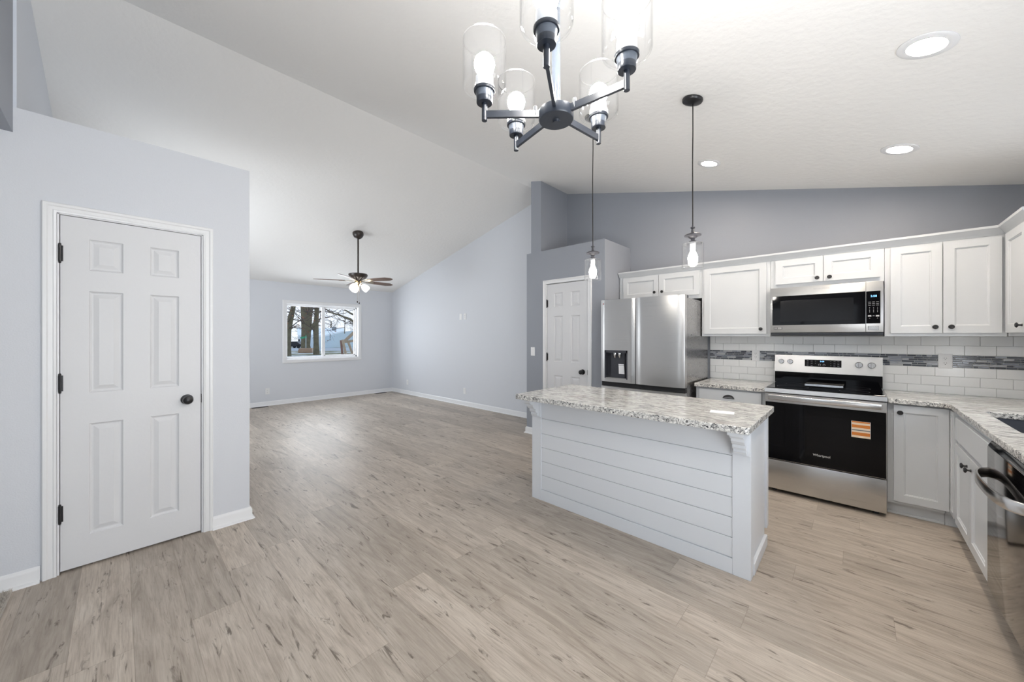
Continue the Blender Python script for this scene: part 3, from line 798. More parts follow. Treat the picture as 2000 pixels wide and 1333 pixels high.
# sink
m = MB(); t = 0.004; zb = 0.66
x0, x1, y0, y1 = SK_X0 - .006, SK_X1 + .006, SK_Y0 - .006, SK_Y1 + .006
for (a, b, c_, d) in ((x0 - t, x0, y0 - t, y1 + t), (x1, x1 + t, y0 - t, y1 + t), (x0, x1, y0 - t, y0), (x0, x1, y1, y1 + t)): m.box(a, b, c_, d, zb, CZ0 - .0005)
m.box(x0 - t, x1 + t, y0 - t, y1 + t, zb - t, zb)
sk = tag(m.build('sink', 'sink'), 'dark grey undermount sink set in the granite countertop', 'sink')
m = MB(); m.lathe([(0, .002), (.03, .003), (.045, .001), (.045, 0)], ((x0 + x1) / 2, (y0 + y1) / 2, zb), 'Z', 24); m.build('drain', 'chrome', sk)
fa = thing('faucet', 'chrome gooseneck faucet behind the sink', 'faucet', (3.315, -1.05, CZ1), 0)
m = MB(); m.lathe([(0, 0), (.026, 0), (.026, .01), (.016, .02), (.014, .06), (0, .06)]); m.build('base', 'chrome', fa)
m = MB(); m.tube([(0, 0, .05), (0, 0, .25)] + [(0, 0.09 - 0.09 * math.cos(a), .25 + .09 * math.sin(a)) for a in [PI * k / 10 for k in range(1, 11)]] + [(0, .18, .19)], .011, 14); m.build('spout', 'chrome', fa)
m = MB(); m.tube([(.01, 0, .045), (.07, 0, .075)], .005, 10); m.build('handle', 'chrome', fa)

# --------------------------------------------------------------- range
rg = thing('range', 'stainless steel electric range with black glass oven door', 'range', (3.905, 0.198, 0), -PI / 2)
W2 = 0.3775
m = MB(); m.box(-W2, W2, 0.03, 0.68, 0.03, 0.876, .002)
for sx in (-1, 1):
    for y in (.08, .62): m.lathe([(0, 0), (.02, 0), (.02, .03), (0, .03)], (sx * .32, y, 0), 'Z', 12)
m.build('body', 'charcoal', rg)
m = MB(); m.box(-W2, W2, 0.0, 0.03, 0.033, 0.284, .004, 0, 2); m.build('storage_drawer', 'steel', rg)
od = None
m = MB(); m.box(-W2, W2, -0.006, 0.029, 0.292, 0.866, .003); m.box(-W2 + .004, W2 - .004, -0.0085, -0.005, 0.296, 0.788, .001, 1)
m.box(-W2, W2, -0.0095, -0.005, 0.791, 0.864, .001)
od = m.build('oven_door', ['steel', 'blackglass'], rg); od['label'] = 'black glass oven door with a steel top rail'
m = MB(); m.box(-0.350, 0.352, -0.052, -0.034, 0.812, 0.856, .006, 0, 3)
for sx in (-1, 1): m.box(sx * .33 - .012, sx * .33 + .012, -0.036, -0.008, 0.82, 0.848, .003)
m.build('handle', 'steelbright', od)
m = MB(); m.box(-0.24, 0.24, -0.0089, -0.0086, 0.37, 0.72); m.build('oven_window', 'blackglass', od)
text('Whirlpool', 0.026, 'whitetext', od, (0.005, -0.0092, 0.386), 'logo')
m = MB(); m.box(0.183, 0.290, -0.0094, -0.0088, 0.577, 0.703)
za = 0.577
for hh, mi in ((.016, 2), (.026, 1), (.012, 2), (.008, 3), (.014, 2), (.024, 1), (.014, 2), (.012, 1)):
    m.box(0.185, 0.288, -0.0097, -0.0093, za, za + hh - .0008, 0, mi); za += hh
st = m.build('sticker', ['paper', 'orange', 'cream', 'darktext'], od); st['label'] = 'orange and cream striped sticker'
m = MB(); m.prism([(-W2 - .002, -0.018, 0.874), (-W2 - .002, -0.014, 0.908), (-W2 - .002, 0.60, 0.908), (-W2 - .002, 0.60, 0.874)], (2 * W2 + .004, 0, 0)); m.build('cooktop_frame', 'steel', rg)
m = MB(); m.box(-W2 + .008, W2 - .008, 0.014, 0.60, 0.9075, 0.913, .001); ck = m.build('cooktop', 'blackglass', rg)
for cx, cy, rr_ in ((-.2, .16, .11), (.2, .16, .09), (-.2, .43, .075), (.2, .43, .1)):
    m = MB(); m.lathe([(rr_ - .0012, .9131), (rr_, .9134), (rr_ + .0012, .9131)], (cx, cy, 0), 'Z', 48); m.build('burner_ring', 'charcoal', ck)
m = MB(); m.prism([(-.135, 0.435, 0.9135), (-.135, 0.435, 0.921), (-.118, 0.53, 0.945), (-.118, 0.53, 0.9135)], (0.262, 0, 0)); vn = m.build('oven_vent', 'blackglass', rg)
m = MB(); m.box(-.137, .129, .430, .436, .9135, .9215, .001); m.build('vent_lip', 'chrome', vn)
m = MB(); m.box(-.384, .379, 0.602, 0.70, 0.876, 1.012, .002); m.build('backguard_base', 'blackglass', rg)
m = MB(); m.prism([(-.386, 0.600, 1.012), (-.386, 0.624, 1.176), (-.386, 0.70, 1.176), (-.386, 0.70, 1.012)], (0.767, 0, 0)); bg = m.build('control_panel', 'steelpanel', rg, 20)
def on_guard(z): return 0.600 + (z - 1.012) / 0.164 * 0.024
m = MB(); m.prism([(-0.150, on_guard(1.072) - .002, 1.072), (-0.150, on_guard(1.137) - .002, 1.137), (-0.150, on_guard(1.137) + .004, 1.137), (-0.150, on_guard(1.072) + .004, 1.072)], (0.264, 0, 0))
dp = m.build('touch_panel', 'blackglass', bg)
text('5:08', 0.018, 'blue', dp, (-0.022, on_guard(1.12) - .0035, 1.122), 'clock_display')
m = MB()
for ix, x in enumerate((-.128, -.098, -.070, .040, .066, .092)):
    for iz, z in enumerate((1.085, 1.104, 1.124)):
        if ix == 2 and iz == 0: continue
        m.box(x - (.007 if ix not in (2, 3) else .003), x + (.007 if ix not in (2, 3) else .003), on_guard(z) - .0035, on_guard(z) - .002, z - .0012, z + .0012)
m.build('button_print', 'greytext', dp)
for x in (-.04, -.008): m = MB(); m.lathe([(.007, .0), (.009, .001), (.0095, 0)], (x, on_guard(1.088) - .0022, 1.09), '-Y', 16); m.build('start_button', 'greytext', dp)
for i, (px, z) in enumerate(((-0.332, 1.112), (-0.262, 1.112), (0.230, 1.104), (0.312, 1.104))):
    m = MB(); R_ = 0.024 if i < 2 else 0.027
    m.lathe([(0, 0), (R_, 0), (R_, .004), (R_ - .002, .020), (R_ - .005, .023), (0, .023)], (0, 0, 0), '-Y', 32)
    m.box(-.005, .005, -.034, -.015, -R_ + .002, R_ - .002, .002)
    kb = m.build('control_knob', 'steelbright', bg); kb.location = (px, on_guard(z), z)

# --------------------------------------------------------------- microwave
mw = thing('microwave', 'stainless steel over-the-range microwave with black glass door', 'microwave', (4.22, 0.203, 0), -PI / 2)
m = MB(); m.box(-.378, .378, 0.02, 0.385, 1.372, 1.8135, .002); m.build('body', 'charcoal', mw)
m = MB(); m.box(-.378, .378, 0.0, 0.021, 1.394, 1.812, .004, 0, 2); fr_ = m.build('front_frame', 'steel', mw)
m = MB(); m.box(-.362, .272, -0.004, 0.001, 1.464, 1.734, .002); m.box(-.30, .20, -0.0046, -0.0038, 1.495, 1.69, 0, 1)
dg = m.build('door_glass', ['blackglass', 'smoke'], mw)
m = MB(); m.box(.277, .360, -0.004, 0.001, 1.466, 1.732, .002); cp = m.build('control_panel', 'blackglass', mw)
m = MB(); m.box(.2735, .2755, -0.0045, 0.0, 1.395, 1.811); m.build('door_gap', 'dark', mw)
text('5:08', 0.022, 'blue', cp, (0.321, -0.0055, 1.690), 'clock_display')
m = MB()
for ix, x in enumerate((.297, .320, .343)):
    for iz in range(3): m.box(x - .008, x + .008, -.0052, -.004, 1.640 - iz * .013, 1.643 - iz * .013)
    for iz in range(4): m.box(x - .002, x + .002, -.0052, -.004, 1.595 - iz * .012, 1.599 - iz * .012)
m.build('button_print', 'greytext', cp)
for x in (.297, .343):
    m = MB(); m.box(x - .010, x + .010, -.0052, -.004, 1.522, 1.534); m.build('start_button', 'greytext', cp)
    m = MB(); m.box(x - .003, x + .003, -.0052, -.004, 1.508, 1.511); m.build('arrow_button', 'greytext', cp)
m = MB(); m.box(.314, .326, -.0052, -.004, 1.527, 1.530); m.build('clock_button', 'greytext', cp)
m = MB(); m.box(.287, .352, -.003, .001, 1.412, 1.446, .003); m.build('door_release', 'steelbright', mw)
text('WHIRLPOOL', 0.020, 'greytext', fr_, (-0.005, -0.0008, 1.782), 'logo')
m = MB(); m.box(-.352, -.285, -.0015, .001, 1.424, 1.445, .001); bd = m.build('badge', 'darktext', mw)
text('10', 0.018, 'whitetext', bd, (-.337, -.0022, 1.4345), 'badge_lettering')
m = MB(); [m.box(-.321, -.292, -.0019, -.0014, z, z + .0025) for z in (1.4285, 1.434, 1.439)]; m.build('badge_print', 'whitetext', bd)
m = MB(); m.box(-.37, .37, 0.01, .38, 1.366, 1.3725); m.build('vent_grille', 'dark', mw)

# --------------------------------------------------------------- refrigerator
fg = thing('refrigerator', 'stainless steel refrigerator with ice and water dispenser', 'refrigerator', (3.745, 1.660, 0), -PI / 2)
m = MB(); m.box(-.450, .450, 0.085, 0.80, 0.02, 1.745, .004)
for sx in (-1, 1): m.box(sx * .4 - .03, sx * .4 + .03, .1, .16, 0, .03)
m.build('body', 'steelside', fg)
def curved_door(m, xa, xb, za, zb, holes=None, bow=0.010, t=0.075, n=14):
    """front bowed in x; holes: (xa, xb, za, zb) recess"""
    xs = [xa + (xb - xa) * k / n for k in range(n + 1)]
    if holes: xs = sorted(set(xs) | {holes[0], holes[1]})
    xs = [x for i, x in enumerate(xs) if i == 0 or x - xs[i - 1] > 1e-4]
    def yf(x):
        u = (x - (xa + xb) / 2) / ((xb - xa) / 2); e_ = max(0, (abs(u) - 0.93) / 0.07)
        return -bow * (1 - u * u) + 0.010 * e_ * e_ + .01
    zs = [za, zb] if not holes else [za, holes[2], holes[3], zb]
    for a, b in zip(xs, xs[1:]):
        for z0, z1 in zip(zs, zs[1:]):
            if holes and holes[0] - 1e-6 <= a and b <= holes[1] + 1e-6 and z0 == holes[2]: continue
            m.poly([(a, yf(a), z0), (b, yf(b), z0), (b, yf(b), z1), (a, yf(a), z1)])
        m.poly([(a, t, za), (b, t, za), (b, yf(b), za), (a, yf(a), za)]); m.poly([(a, t, zb), (b, t, zb), (b, yf(b), zb), (a, yf(a), zb)])
    for x in (xa, xb): m.poly([(x, yf(x), za), (x, t, za), (x, t, zb), (x, yf(x), zb)])
    m.poly([(xa, t, za), (xb, t, za), (xb, t, zb), (xa, t, zb)])
    return yf
DB = 0.852
hx0, hx1, hz0, hz1 = -.402, -.133, .890, 1.205
m = MB(); curved_door(m, -.455, -.050, DB, 1.770, (hx0, hx1, hz0, hz1), 0.006); dl = m.build('left_door', 'steel', fg)
m = MB(); curved_door(m, -.043, .455, DB, 1.770, None, 0.016); dr = m.build('right_door', 'steel', fg)
m = MB()
for a in ((hx0, hx0 + .012, 0.0, .07, hz0, hz1), (hx1 - .012, hx1, 0.0, .07, hz0, hz1), (hx0, hx1, 0.0, .07, hz1 - .028, hz1), (hx0, hx1, 0.068, .073, hz0, hz1)): m.box(*a)
m.box(hx0 + .05, hx1 - .05, 0.05, .07, hz0 + .01, hz1 - .03)
ds = m.build('dispenser', 'charcoal', dl); ds['label'] = 'dark recessed ice and water dispenser'
m = MB(); m.box(hx0 + .002, hx1 - .002, 0.0, .07, hz0, hz0 + .010, .002); m.build('drip_tray', 'steel', ds)
m = MB()
for x in (-.292, -.235): m.lathe([(0, -.03), (.008, -.03), (.014, -.015), (.018, 0), (.018, .025), (0, .025)], (x, .035, hz1 - .055), 'Z', 16)
m.build('nozzles', 'chrome', ds)
m = MB(); m.prism([(-.252, .046, .944), (-.184, .046, .944), (-.190, .044, 1.038), (-.254, .044, 1.038)], (0, .001, 0)); m.box(-.254, -.19, .042, .044, 1.042, 1.052)
pt = m.build('paper_tag', 'paper', ds); pt['label'] = 'white paper tag'
m = MB(); m.lathe([(0, 0), (.007, 0), (.007, .001), (0, .001)], (-.420, .0085, 1.727), '-Y', 20); m.build('emblem', 'red', dl)
text('LG', 0.015, 'greytext', dl, (-.398, .0060, 1.727), 'logo')
m = MB(); m.box(-.452, .452, 0.035, 0.085, .800, DB + .002); m.build('handle_recess', 'dark', fg)
m = MB(); curved_door(m, -.455, .455, 0.06, .800, None, 0.014); m.build('freezer_drawer', 'steel', fg)
for sx in (-1, 1):
    m = MB(); m.box(sx * .41 - .035, sx * .41 + .035, 0.03, .16, 1.7455, 1.775, .004); m.build('hinge_cover', 'charcoal', fg)
for sx, x in ((-1, -.0465),):
    m = MB(); m.box(x - .0025, x + .0025, .02, .08, DB, 1.765); m.build('door_gasket', 'dark', fg)

# --------------------------------------------------------------- dishwasher
dw = thing('dishwasher', 'stainless steel dishwasher with a bowed bar handle', 'dishwasher', (2.651, -0.497, 0), PI)
m = MB(); m.box(-.296, .296, 0.02, .58, .10, .848); m.build('body', 'charcoal', dw)
m = MB(); m.box(-.299, .299, -0.012, .019, .115, .818, .004, 0, 2); dd = m.build('door', 'dwsteel', dw)
m = MB(); m.prism([(-.299, -.010, .8185), (-.299, .002, .843), (-.299, .019, .843), (-.299, .019, .8185)], (.598, 0, 0)); m.build('control_strip', 'blackglass', dw)
m = MB(); pts = []
n = 18
for k in range(n + 1):
    u = -1 + 2 * k / n; pts.append((u * .275, -.012 - .062 * (1 - abs(u) ** 3.0) ** 0.6, .690))
for (a, b) in zip(pts, pts[1:]): pass
rings = []
for i, p in enumerate(pts):
    d = (Vector(pts[min(i + 1, n)]) - Vector(pts[max(i - 1, 0)])).normalized(); nr = Vector((d.y, -d.x, 0))
    rings.append([m.bm.verts.new(Vector(p) + nr * a * .006 + Vector((0, 0, b * .024))) for a, b in ((-1, -.8), (-.5, -1), (.5, -1), (1, -.8), (1, .8), (.5, 1), (-.5, 1), (-1, .8))])
for A, B in zip(rings, rings[1:]):
    for i in range(8): m.bm.faces.new([A[i], A[(i + 1) % 8], B[(i + 1) % 8], B[i]])
m.bm.faces.new(rings[0]); m.bm.faces.new(rings[-1])
m.build('handle', 'steelbright', dd)
m = MB(); m.box(-.296, .296, 0.04, .10, .0, .11); m.build('toe_panel', 'dark', dw)

# --------------------------------------------------------------- island
IX0, IX1, IY0, IY1 = 2.388, 2.958, 0.418, 1.994
isl = thing('kitchen_island', 'white shiplap kitchen island with scrolled corner brackets', 'kitchen island', (IX0, (IY0 + IY1) / 2, 0), -PI / 2)
L2 = (IY1 - IY0) / 2; D = IX1 - IX0; TZ = CZ0 - .004
m = MB(); m.box(-L2 + .012, L2 - .012, 0.014, D - .0, .10, TZ); m.box(-L2 + .012, L2 - .012, .014, D - .07, 0, .10); m.build('body', 'island', isl)
m = MB(); zs = [0.092, 0.208, 0.323, 0.438, 0.553, 0.678, TZ]
for a, b in zip(zs, zs[1:]): m.box(-L2 + .09, L2 - .085, 0.006, 0.016, a + .0015, b - .0015, 0.0008)
m.build('shiplap_boards', 'island', isl)
for sx in (-1, 1):
    m = MB(); xa, xb = (L2 - .090, L2) if sx > 0 else (-L2, -L2 + .095)
    m.box(xa, xb, 0.0, .016, 0, TZ, .001)
    xs = (L2 - .012, L2) if sx > 0 else (-L2, -L2 + .012)
    m.box(xs[0], xs[1], 0.0155, .075, 0, TZ)
    m.build('corner_post', 'island', isl)
    m = MB(); m.box(xs[0], xs[1], D - .06, D, .1, TZ, .001); m.build('end_stile', 'island', isl)
m = MB(); m.box(-L2 + .09, L2 - .085, 0.002, .016, 0, .089, .001); m.build('base_trim', 'island', isl)
m = MB(); m.box(L2 - .012, L2 + .006, .07, D - .075, 0, .068, .003); m.build('end_baseboard', 'island', isl)
m = MB(); m.box(-L2 + .02, L2 - .02, -0.004, .016, TZ - .014, TZ, .002); m.build('top_trim', 'island', isl)
for sx in (-1, 1):
    cx = sx * (L2 - .047)
    m = MB(); m.box(cx - .046, cx + .046, -.010, 0.0, .690, TZ, .002)
    for (q0, q1) in ((-.032, .032),):
        pr = [(-.010, .700), (-.028, .704), (-.034, .716), (-.030, .728), (-.044, .732), (-.052, .744), (-.052, .760), (-.072, .768), (-.086, .785), (-.088, .802), (-.108, .806), (-.122, .818), (-.122, TZ), (-.010, TZ)]
        m.prism([(cx + q0, y, z) for y, z in pr], (q1 - q0, 0, 0))
    m.prism([(cx - .040, -.01, .81), (cx - .040, -.135, .825), (cx - .040, -.135, TZ), (cx - .040, -.01, TZ)], (.080, 0, 0))
    m.build('bracket', 'island', isl, 25)
for k in range(2):
    m = MB(); xa = -L2 + .05 + k * .74
    b = bmesh.new(); bb = MB(); shaker(bb, -.355, .355, .13, .82, -.019)
    dob = bb.build('door', 'island', isl, 10); dob.rotation_euler = (0, 0, PI); dob.location = (xa + .37, D + .0005, 0); b.free(); m.bm.free()
m = MB(); m.box(-.105, .105, -.045, .045, 0, .0012)
o = m.build('paper_sheet', 'paper'); o.location = (2.545, .597, CZ1 + .0003); o.rotation_euler = (0, 0, math.radians(101 - 180))
o.scale = (0.62, 1.0, 1); tag(o, 'white slip of paper lying on the island countertop', 'paper')

# ================================================================== LIGHT FIXTURES
# recessed cans on the kitchen slope
tilt = math.atan(SK)
CANS = [((3.747, 0.986), 'small round ceiling downlight farthest back, beside the near pendant cord'), ((3.722, -0.233), 'middle-sized round ceiling downlight above the range side'), ((2.478, -0.240), 'largest round ceiling downlight, top right of the photo')]
for (x, y), lab in CANS:
    r = thing('recessed_light', lab, 'ceiling light', (x, y, zc(y) - .001), 0, 'recessed ceiling lights'); r.rotation_euler = (tilt, 0, 0)
    m = MB(); m.lathe([(.062, 0), (.098, 0), (.098, -.004), (.092, -.007), (.066, -.007), (.060, 0.0)], seg=40, closed=True); m.build('trim_ring', 'trim', r)
    m = MB(); m.lathe([(0, -.003), (.062, -.003), (.062, 0), (0, 0)], seg=40); m.build('lens', 'can', r)

# pendants over the island
def pendant(x, y, lab):
    r = thing('pendant_light', lab, 'pendant light', (x, y, 1.808), 0, 'pendant lights over the island'); zt = zc(y) - 1.808
    m = MB(); m.lathe([(0, 0), (.062, 0), (.064, -.008), (.060, -.018), (.030, -.030), (.012, -.034), (0, -.034)], seg=32)
    cn = m.build('canopy', 'black', r); cn.location = (0, 0, zt - .002); cn.rotation_euler = (tilt, 0, 0)
    m = MB(); m.tube([(0, 0, zt - .03), (.002, 0, zt * .75 + .07), (-.002, .001, zt * .5 + .14), (0, 0, .27)], .0035, 8); m.build('cord', 'cord', r)
    m = MB(); m.lathe([(0, .283), (.005, .283), (.007, .270), (.014, .268), (.014, .262), (.008, .258), (.010, .236), (.020, .228), (.045, .222), (.052, .216), (.050, .211), (.030, .208), (.022, .198), (.012, .194), (.012, .182), (.022, .176), (.022, .172), (.014, .170), (.016, .158), (.0, .158)], seg=32)
    m.build('finial', 'pewter', r)
    m = MB(); R_ = .066
    m.lathe([(.016, .162), (R_ - .006, .162), (R_, .156), (R_, 0), (R_ - .003, 0), (R_ - .003, .154), (R_ - .008, .159), (.016, .159)], seg=40, closed=True); gs = m.build('glass_shade', 'glass', r)
    for zq in (.0005, .155):
        m = MB(); m.lathe([(R_ - .0032, zq - .0006), (R_ + .0003, zq - .0006), (R_ + .0003, zq + .0009), (R_ - .0032, zq + .0009)], seg=40, closed=True); m.build('glass_rim', 'glassedge', gs)
    m = MB(); m.lathe([(0, .16), (.017, .16), (.017, .125), (.014, .122), (0, .122)], seg=24); m.build('socket', 'socket', r)
    m = MB(); m.lathe([(0, .124), (.013, .122), (.015, .11), (.026, .085), (.030, .066), (.026, .046), (.014, .034), (0, .030)], seg=24); m.build('bulb', 'bulbp', r)
    return r
p = pendant(2.57, 0.774, 'clear glass pendant over the near end of the island, with its black canopy visible')
pendant(2.57, 1.518, 'clear glass pendant over the far end of the island, in front of the pantry')

# chandelier
CX, CY, CZ = .894, .653, 2.010
ch = thing('chandelier', 'dark steel chandelier with five clear glass cylinder shades', 'chandelier', (CX, CY, CZ), 0)
m = MB(); m.lathe([(0, -.010), (.010, -.010), (.011, -.004), (.012, -.003), (.050, -.003), (.052, 0), (.052, .026), (.049, .029), (0, .029)], seg=48); m.build('hub', 'gunmetal', ch)
m = MB(); zt = zc(CY) - CZ; m.tube([(0, 0, .028), (0, 0, zt - .02)], .0125, 16); m.build('stem', 'gunbright', ch)
m = MB(); m.lathe([(0, 0), (.065, 0), (.065, -.02), (.02, -.03), (0, -.03)], seg=32); cn = m.build('canopy', 'gunmetal', ch); cn.location = (0, 0, zt - .004)
for k in range(5):
    a = math.radians((132.2, 76.2, -6.8, -85.0, -149.8)[k]); R_ = (.215, .215, .208, .216, .2225)[k]; dx, dy = math.cos(a), math.sin(a)
    m = MB(); m.bar((dx * .048, dy * .048, .017), (dx * (R_ + .0), dy * (R_ + .0), .017), .009, .020)
    m.tube([(dx * .062, dy * .062, .012), (dx * .062, dy * .062, .040)], .005, 12)
    arm = m.build('arm', 'gunmetal', ch)
    tx, ty = dx * R_, dy * R_
    m = MB(); m.tube([(tx, ty, -.002), (tx, ty, .056)], .008, 16)
    m.lathe([(0, .050), (.023, .050), (.024, .052), (.024, .066), (0, .066)], (tx, ty, 0), seg=28)
    m.build('candle_post', 'gunmetal', arm)
    m = MB(); m.lathe([(0, .066), (.024, .066), (.027, .085), (0, .085)], (tx, ty, 0), seg=28); m.build('collar', 'gunbright', arm)
    m = MB(); m.lathe([(0, .084), (.031, .084), (.032, .086), (.032, .092), (0, .092)], (tx, ty, 0), seg=28); m.build('shade_holder', 'gunmetal', arm)
    m = MB(); G = .0645
    m.lathe([(.018, .093), (G - .008, .093), (G - .002, .096), (G, .102), (G, .236), (G - .0025, .236), (G - .0025, .104), (G - .009, .0965), (.018, .096)], (tx, ty, 0), seg=48, closed=True); gs = m.build('glass_shade', 'glass', arm)
    m = MB(); m.lathe([(G - .0026, .2365), (G + .0002, .2365), (G + .0002, .2382), (G - .0026, .2382)], (tx, ty, 0), seg=48, closed=True); m.build('glass_rim', 'glassedge', gs)
    m = MB(); m.lathe([(0, .0925), (.026, .0925), (.026, .128), (.022, .131), (0, .131)], (tx, ty, 0), seg=24); m.build('socket', 'socket', arm)
    m = MB(); m.lathe([(0, .129), (.013, .130), (.018, .140), (.028, .153), (.031, .167), (.028, .182), (.017, .194), (0, .198)], (tx, ty, 0), seg=24); m.build('bulb', 'bulb', arm)

# ceiling fan
fx, fy = 2.658, 5.905
fn = thing('ceiling_fan', 'five-blade ceiling fan with lit white glass shades', 'ceiling fan', (fx, fy, 0), 0)
zt = zc(fy)
m = MB(); m.lathe([(0, 0.02), (.07, 0.02), (.085, -.012), (.082, -.045), (.062, -.082), (.03, -.104), (0, -.108)], (0, 0, zt), seg=28); m.build('canopy', 'bronze', fn)
m = MB(); m.tube([(0, 0, zt - .09), (0, 0, 2.385)], .0135, 14); m.build('downrod', 'bronze', fn)
m = MB(); m.lathe([(0, 2.395), (.03, 2.392), (.138, 2.376), (.148, 2.365), (.140, 2.335), (.112, 2.302), (.07, 2.285), (.055, 2.27), (.055, 2.255), (0, 2.255)], seg=32); m.build('motor_housing', 'bronze', fn)
m = MB(); m.lathe([(0, 2.255), (.05, 2.255), (.058, 2.235), (.05, 2.21), (.03, 2.195), (.018, 2.17), (0, 2.165)], seg=24); m.build('light_kit', 'brassy', fn)
for k in range(5):
    a = math.radians(-137 + 72 * k)
    m = MB(); Z0 = 2.262
    outl = [(.20, -.045), (.34, -.062), (.56, -.066), (.64, -.030), (.655, 0), (.64, .030), (.56, .066), (.34, .062), (.20, .045)]
    m.prism([(x, y, Z0 - y * .2) for x, y in outl], (0, 0, .006)); bl = m.build('blade', 'blade', fn); bl.rotation_euler = (0, 0, a)
    m = MB(); m.bar((.05, 0, Z0 - .004), (.19, 0, Z0 - .006), .03, .008)
    m.prism([(.17, .05, Z0 - .016), (.27, .035, Z0 - .013), (.29, 0, Z0 - .006), (.27, -.035, Z0 + .001), (.17, -.05, Z0 + .004)], (0, 0, .005)); m.build('blade_bracket', 'brassy', bl)
for k in range(3):
    a = math.radians(-150 + 120 * k); d = Vector((math.cos(a), math.sin(a), -0.85)).normalized()
    base = Vector((0, 0, 2.215)) + Vector((d.x, d.y, 0)) * .045
    m = MB(); m.tube([base, base + d * .035], .016, 12); sc_ = m.build('shade_arm', 'brassy', fn)
    b0 = base + d * .03
    prof = [(.020, 0), (.032, .012), (.050, .05), (.056, .085), (.052, .11), (.050, .118)]
    u = d.orthogonal().normalized(); v_ = d.cross(u)
    m = MB(); rings = []
    for r_, h_ in prof:
        rings.append([m.bm.verts.new(b0 + d * h_ + (u * math.cos(2 * PI * q / 24) + v_ * math.sin(2 * PI * q / 24)) * r_) for q in range(24)])
    for A, B in zip(rings, rings[1:]):
        for q in range(24): m.bm.faces.new([A[q], A[(q + 1) % 24], B[(q + 1) % 24], B[q]])
    m.bm.faces.new(rings[0]); m.bm.faces.new(rings[-1])
    m.build('glass_shade', 'fanshade', sc_)
for q, (dx, zb) in enumerate(((-.012, 1.905), (.018, 1.885))):
    m = MB(); m.tube([(dx, 0, 2.17), (dx, 0, zb + .03)], .0015, 6); pc = m.build('pull_chain', 'brassy', fn)
    m = MB(); m.lathe([(0, zb), (.008, zb + .004), (.009, zb + .02), (.004, zb + .032), (0, zb + .034)], (dx, 0, 0), seg=12); m.build('pull_bob', 'bronze', pc)

# floor registers
def register(loc, L, lab):
    r = thing('floor_register', lab, 'floor vent', loc, 0, 'floor registers')
    m = MB(); m.box(-L / 2, L / 2, -.055, .055, 0, .004, .001); m.build('plate', 'bronze', r)
    m = MB(); n = int(L / .02)
    for k in range(n): m.box(-L / 2 + .012 + k * .02, -L / 2 + .022 + k * .02, -.04, .04, .0045, .0052)
    m.build('slots', 'dark', r)
register((1.84, 8.30, 0), .27, 'brown floor register below the left part of the far wall')
register((4.28, 8.30, 0), .27, 'brown floor register near the far corner')
# carpet of the side room, with tufts
m = MB(); m.box(-3.9, XW + .002, -0.6, YD - .032, .0005, .012)
rc = random.Random(5)
cp_ = m.build('carpet', 'carpet'); tag(cp_, 'beige shag carpet edge at the lower left corner', 'carpet')
m = MB()
for k in range(5200):
    x = XW - .001 - rc.random() * .30; y = 2.55 + rc.random() * (YD - .04 - 2.55); h = .012 + rc.random() * .012
    dx, dy = rc.uniform(-.008, .008), rc.uniform(-.008, .008); a = rc.random() * PI; r_ = .0022
    m.poly([(x - r_ * math.cos(a), y - r_ * math.sin(a), .01), (x + r_ * math.cos(a), y + r_ * math.sin(a), .01), (x + dx, y + dy, .01 + h)])
tf = m.build('tufts', 'carpet', cp_, normals=False); tf['kind'] = 'stuff'

# ================================================================== OUTSIDE THE WINDOW
Fv = Vector((math.cos(math.radians(YAW)), math.sin(math.radians(YAW)), 0)); Rv = Vector((Fv.y, -Fv.x, 0))
def at(px, py, dist):
    """world point that lies dist metres away (along the view axis) in the direction of the photo's pixel"""
    return Vector((0, 0, CAM_H)) + (Fv + Rv * ((px - 1000) / 716.26) + Vector((0, 0, 1)) * ((657.4 - py) / 716.26)) * dist
def gz(d): return -0.15 if d < 38 else -0.15 - (d - 38) * 0.0225
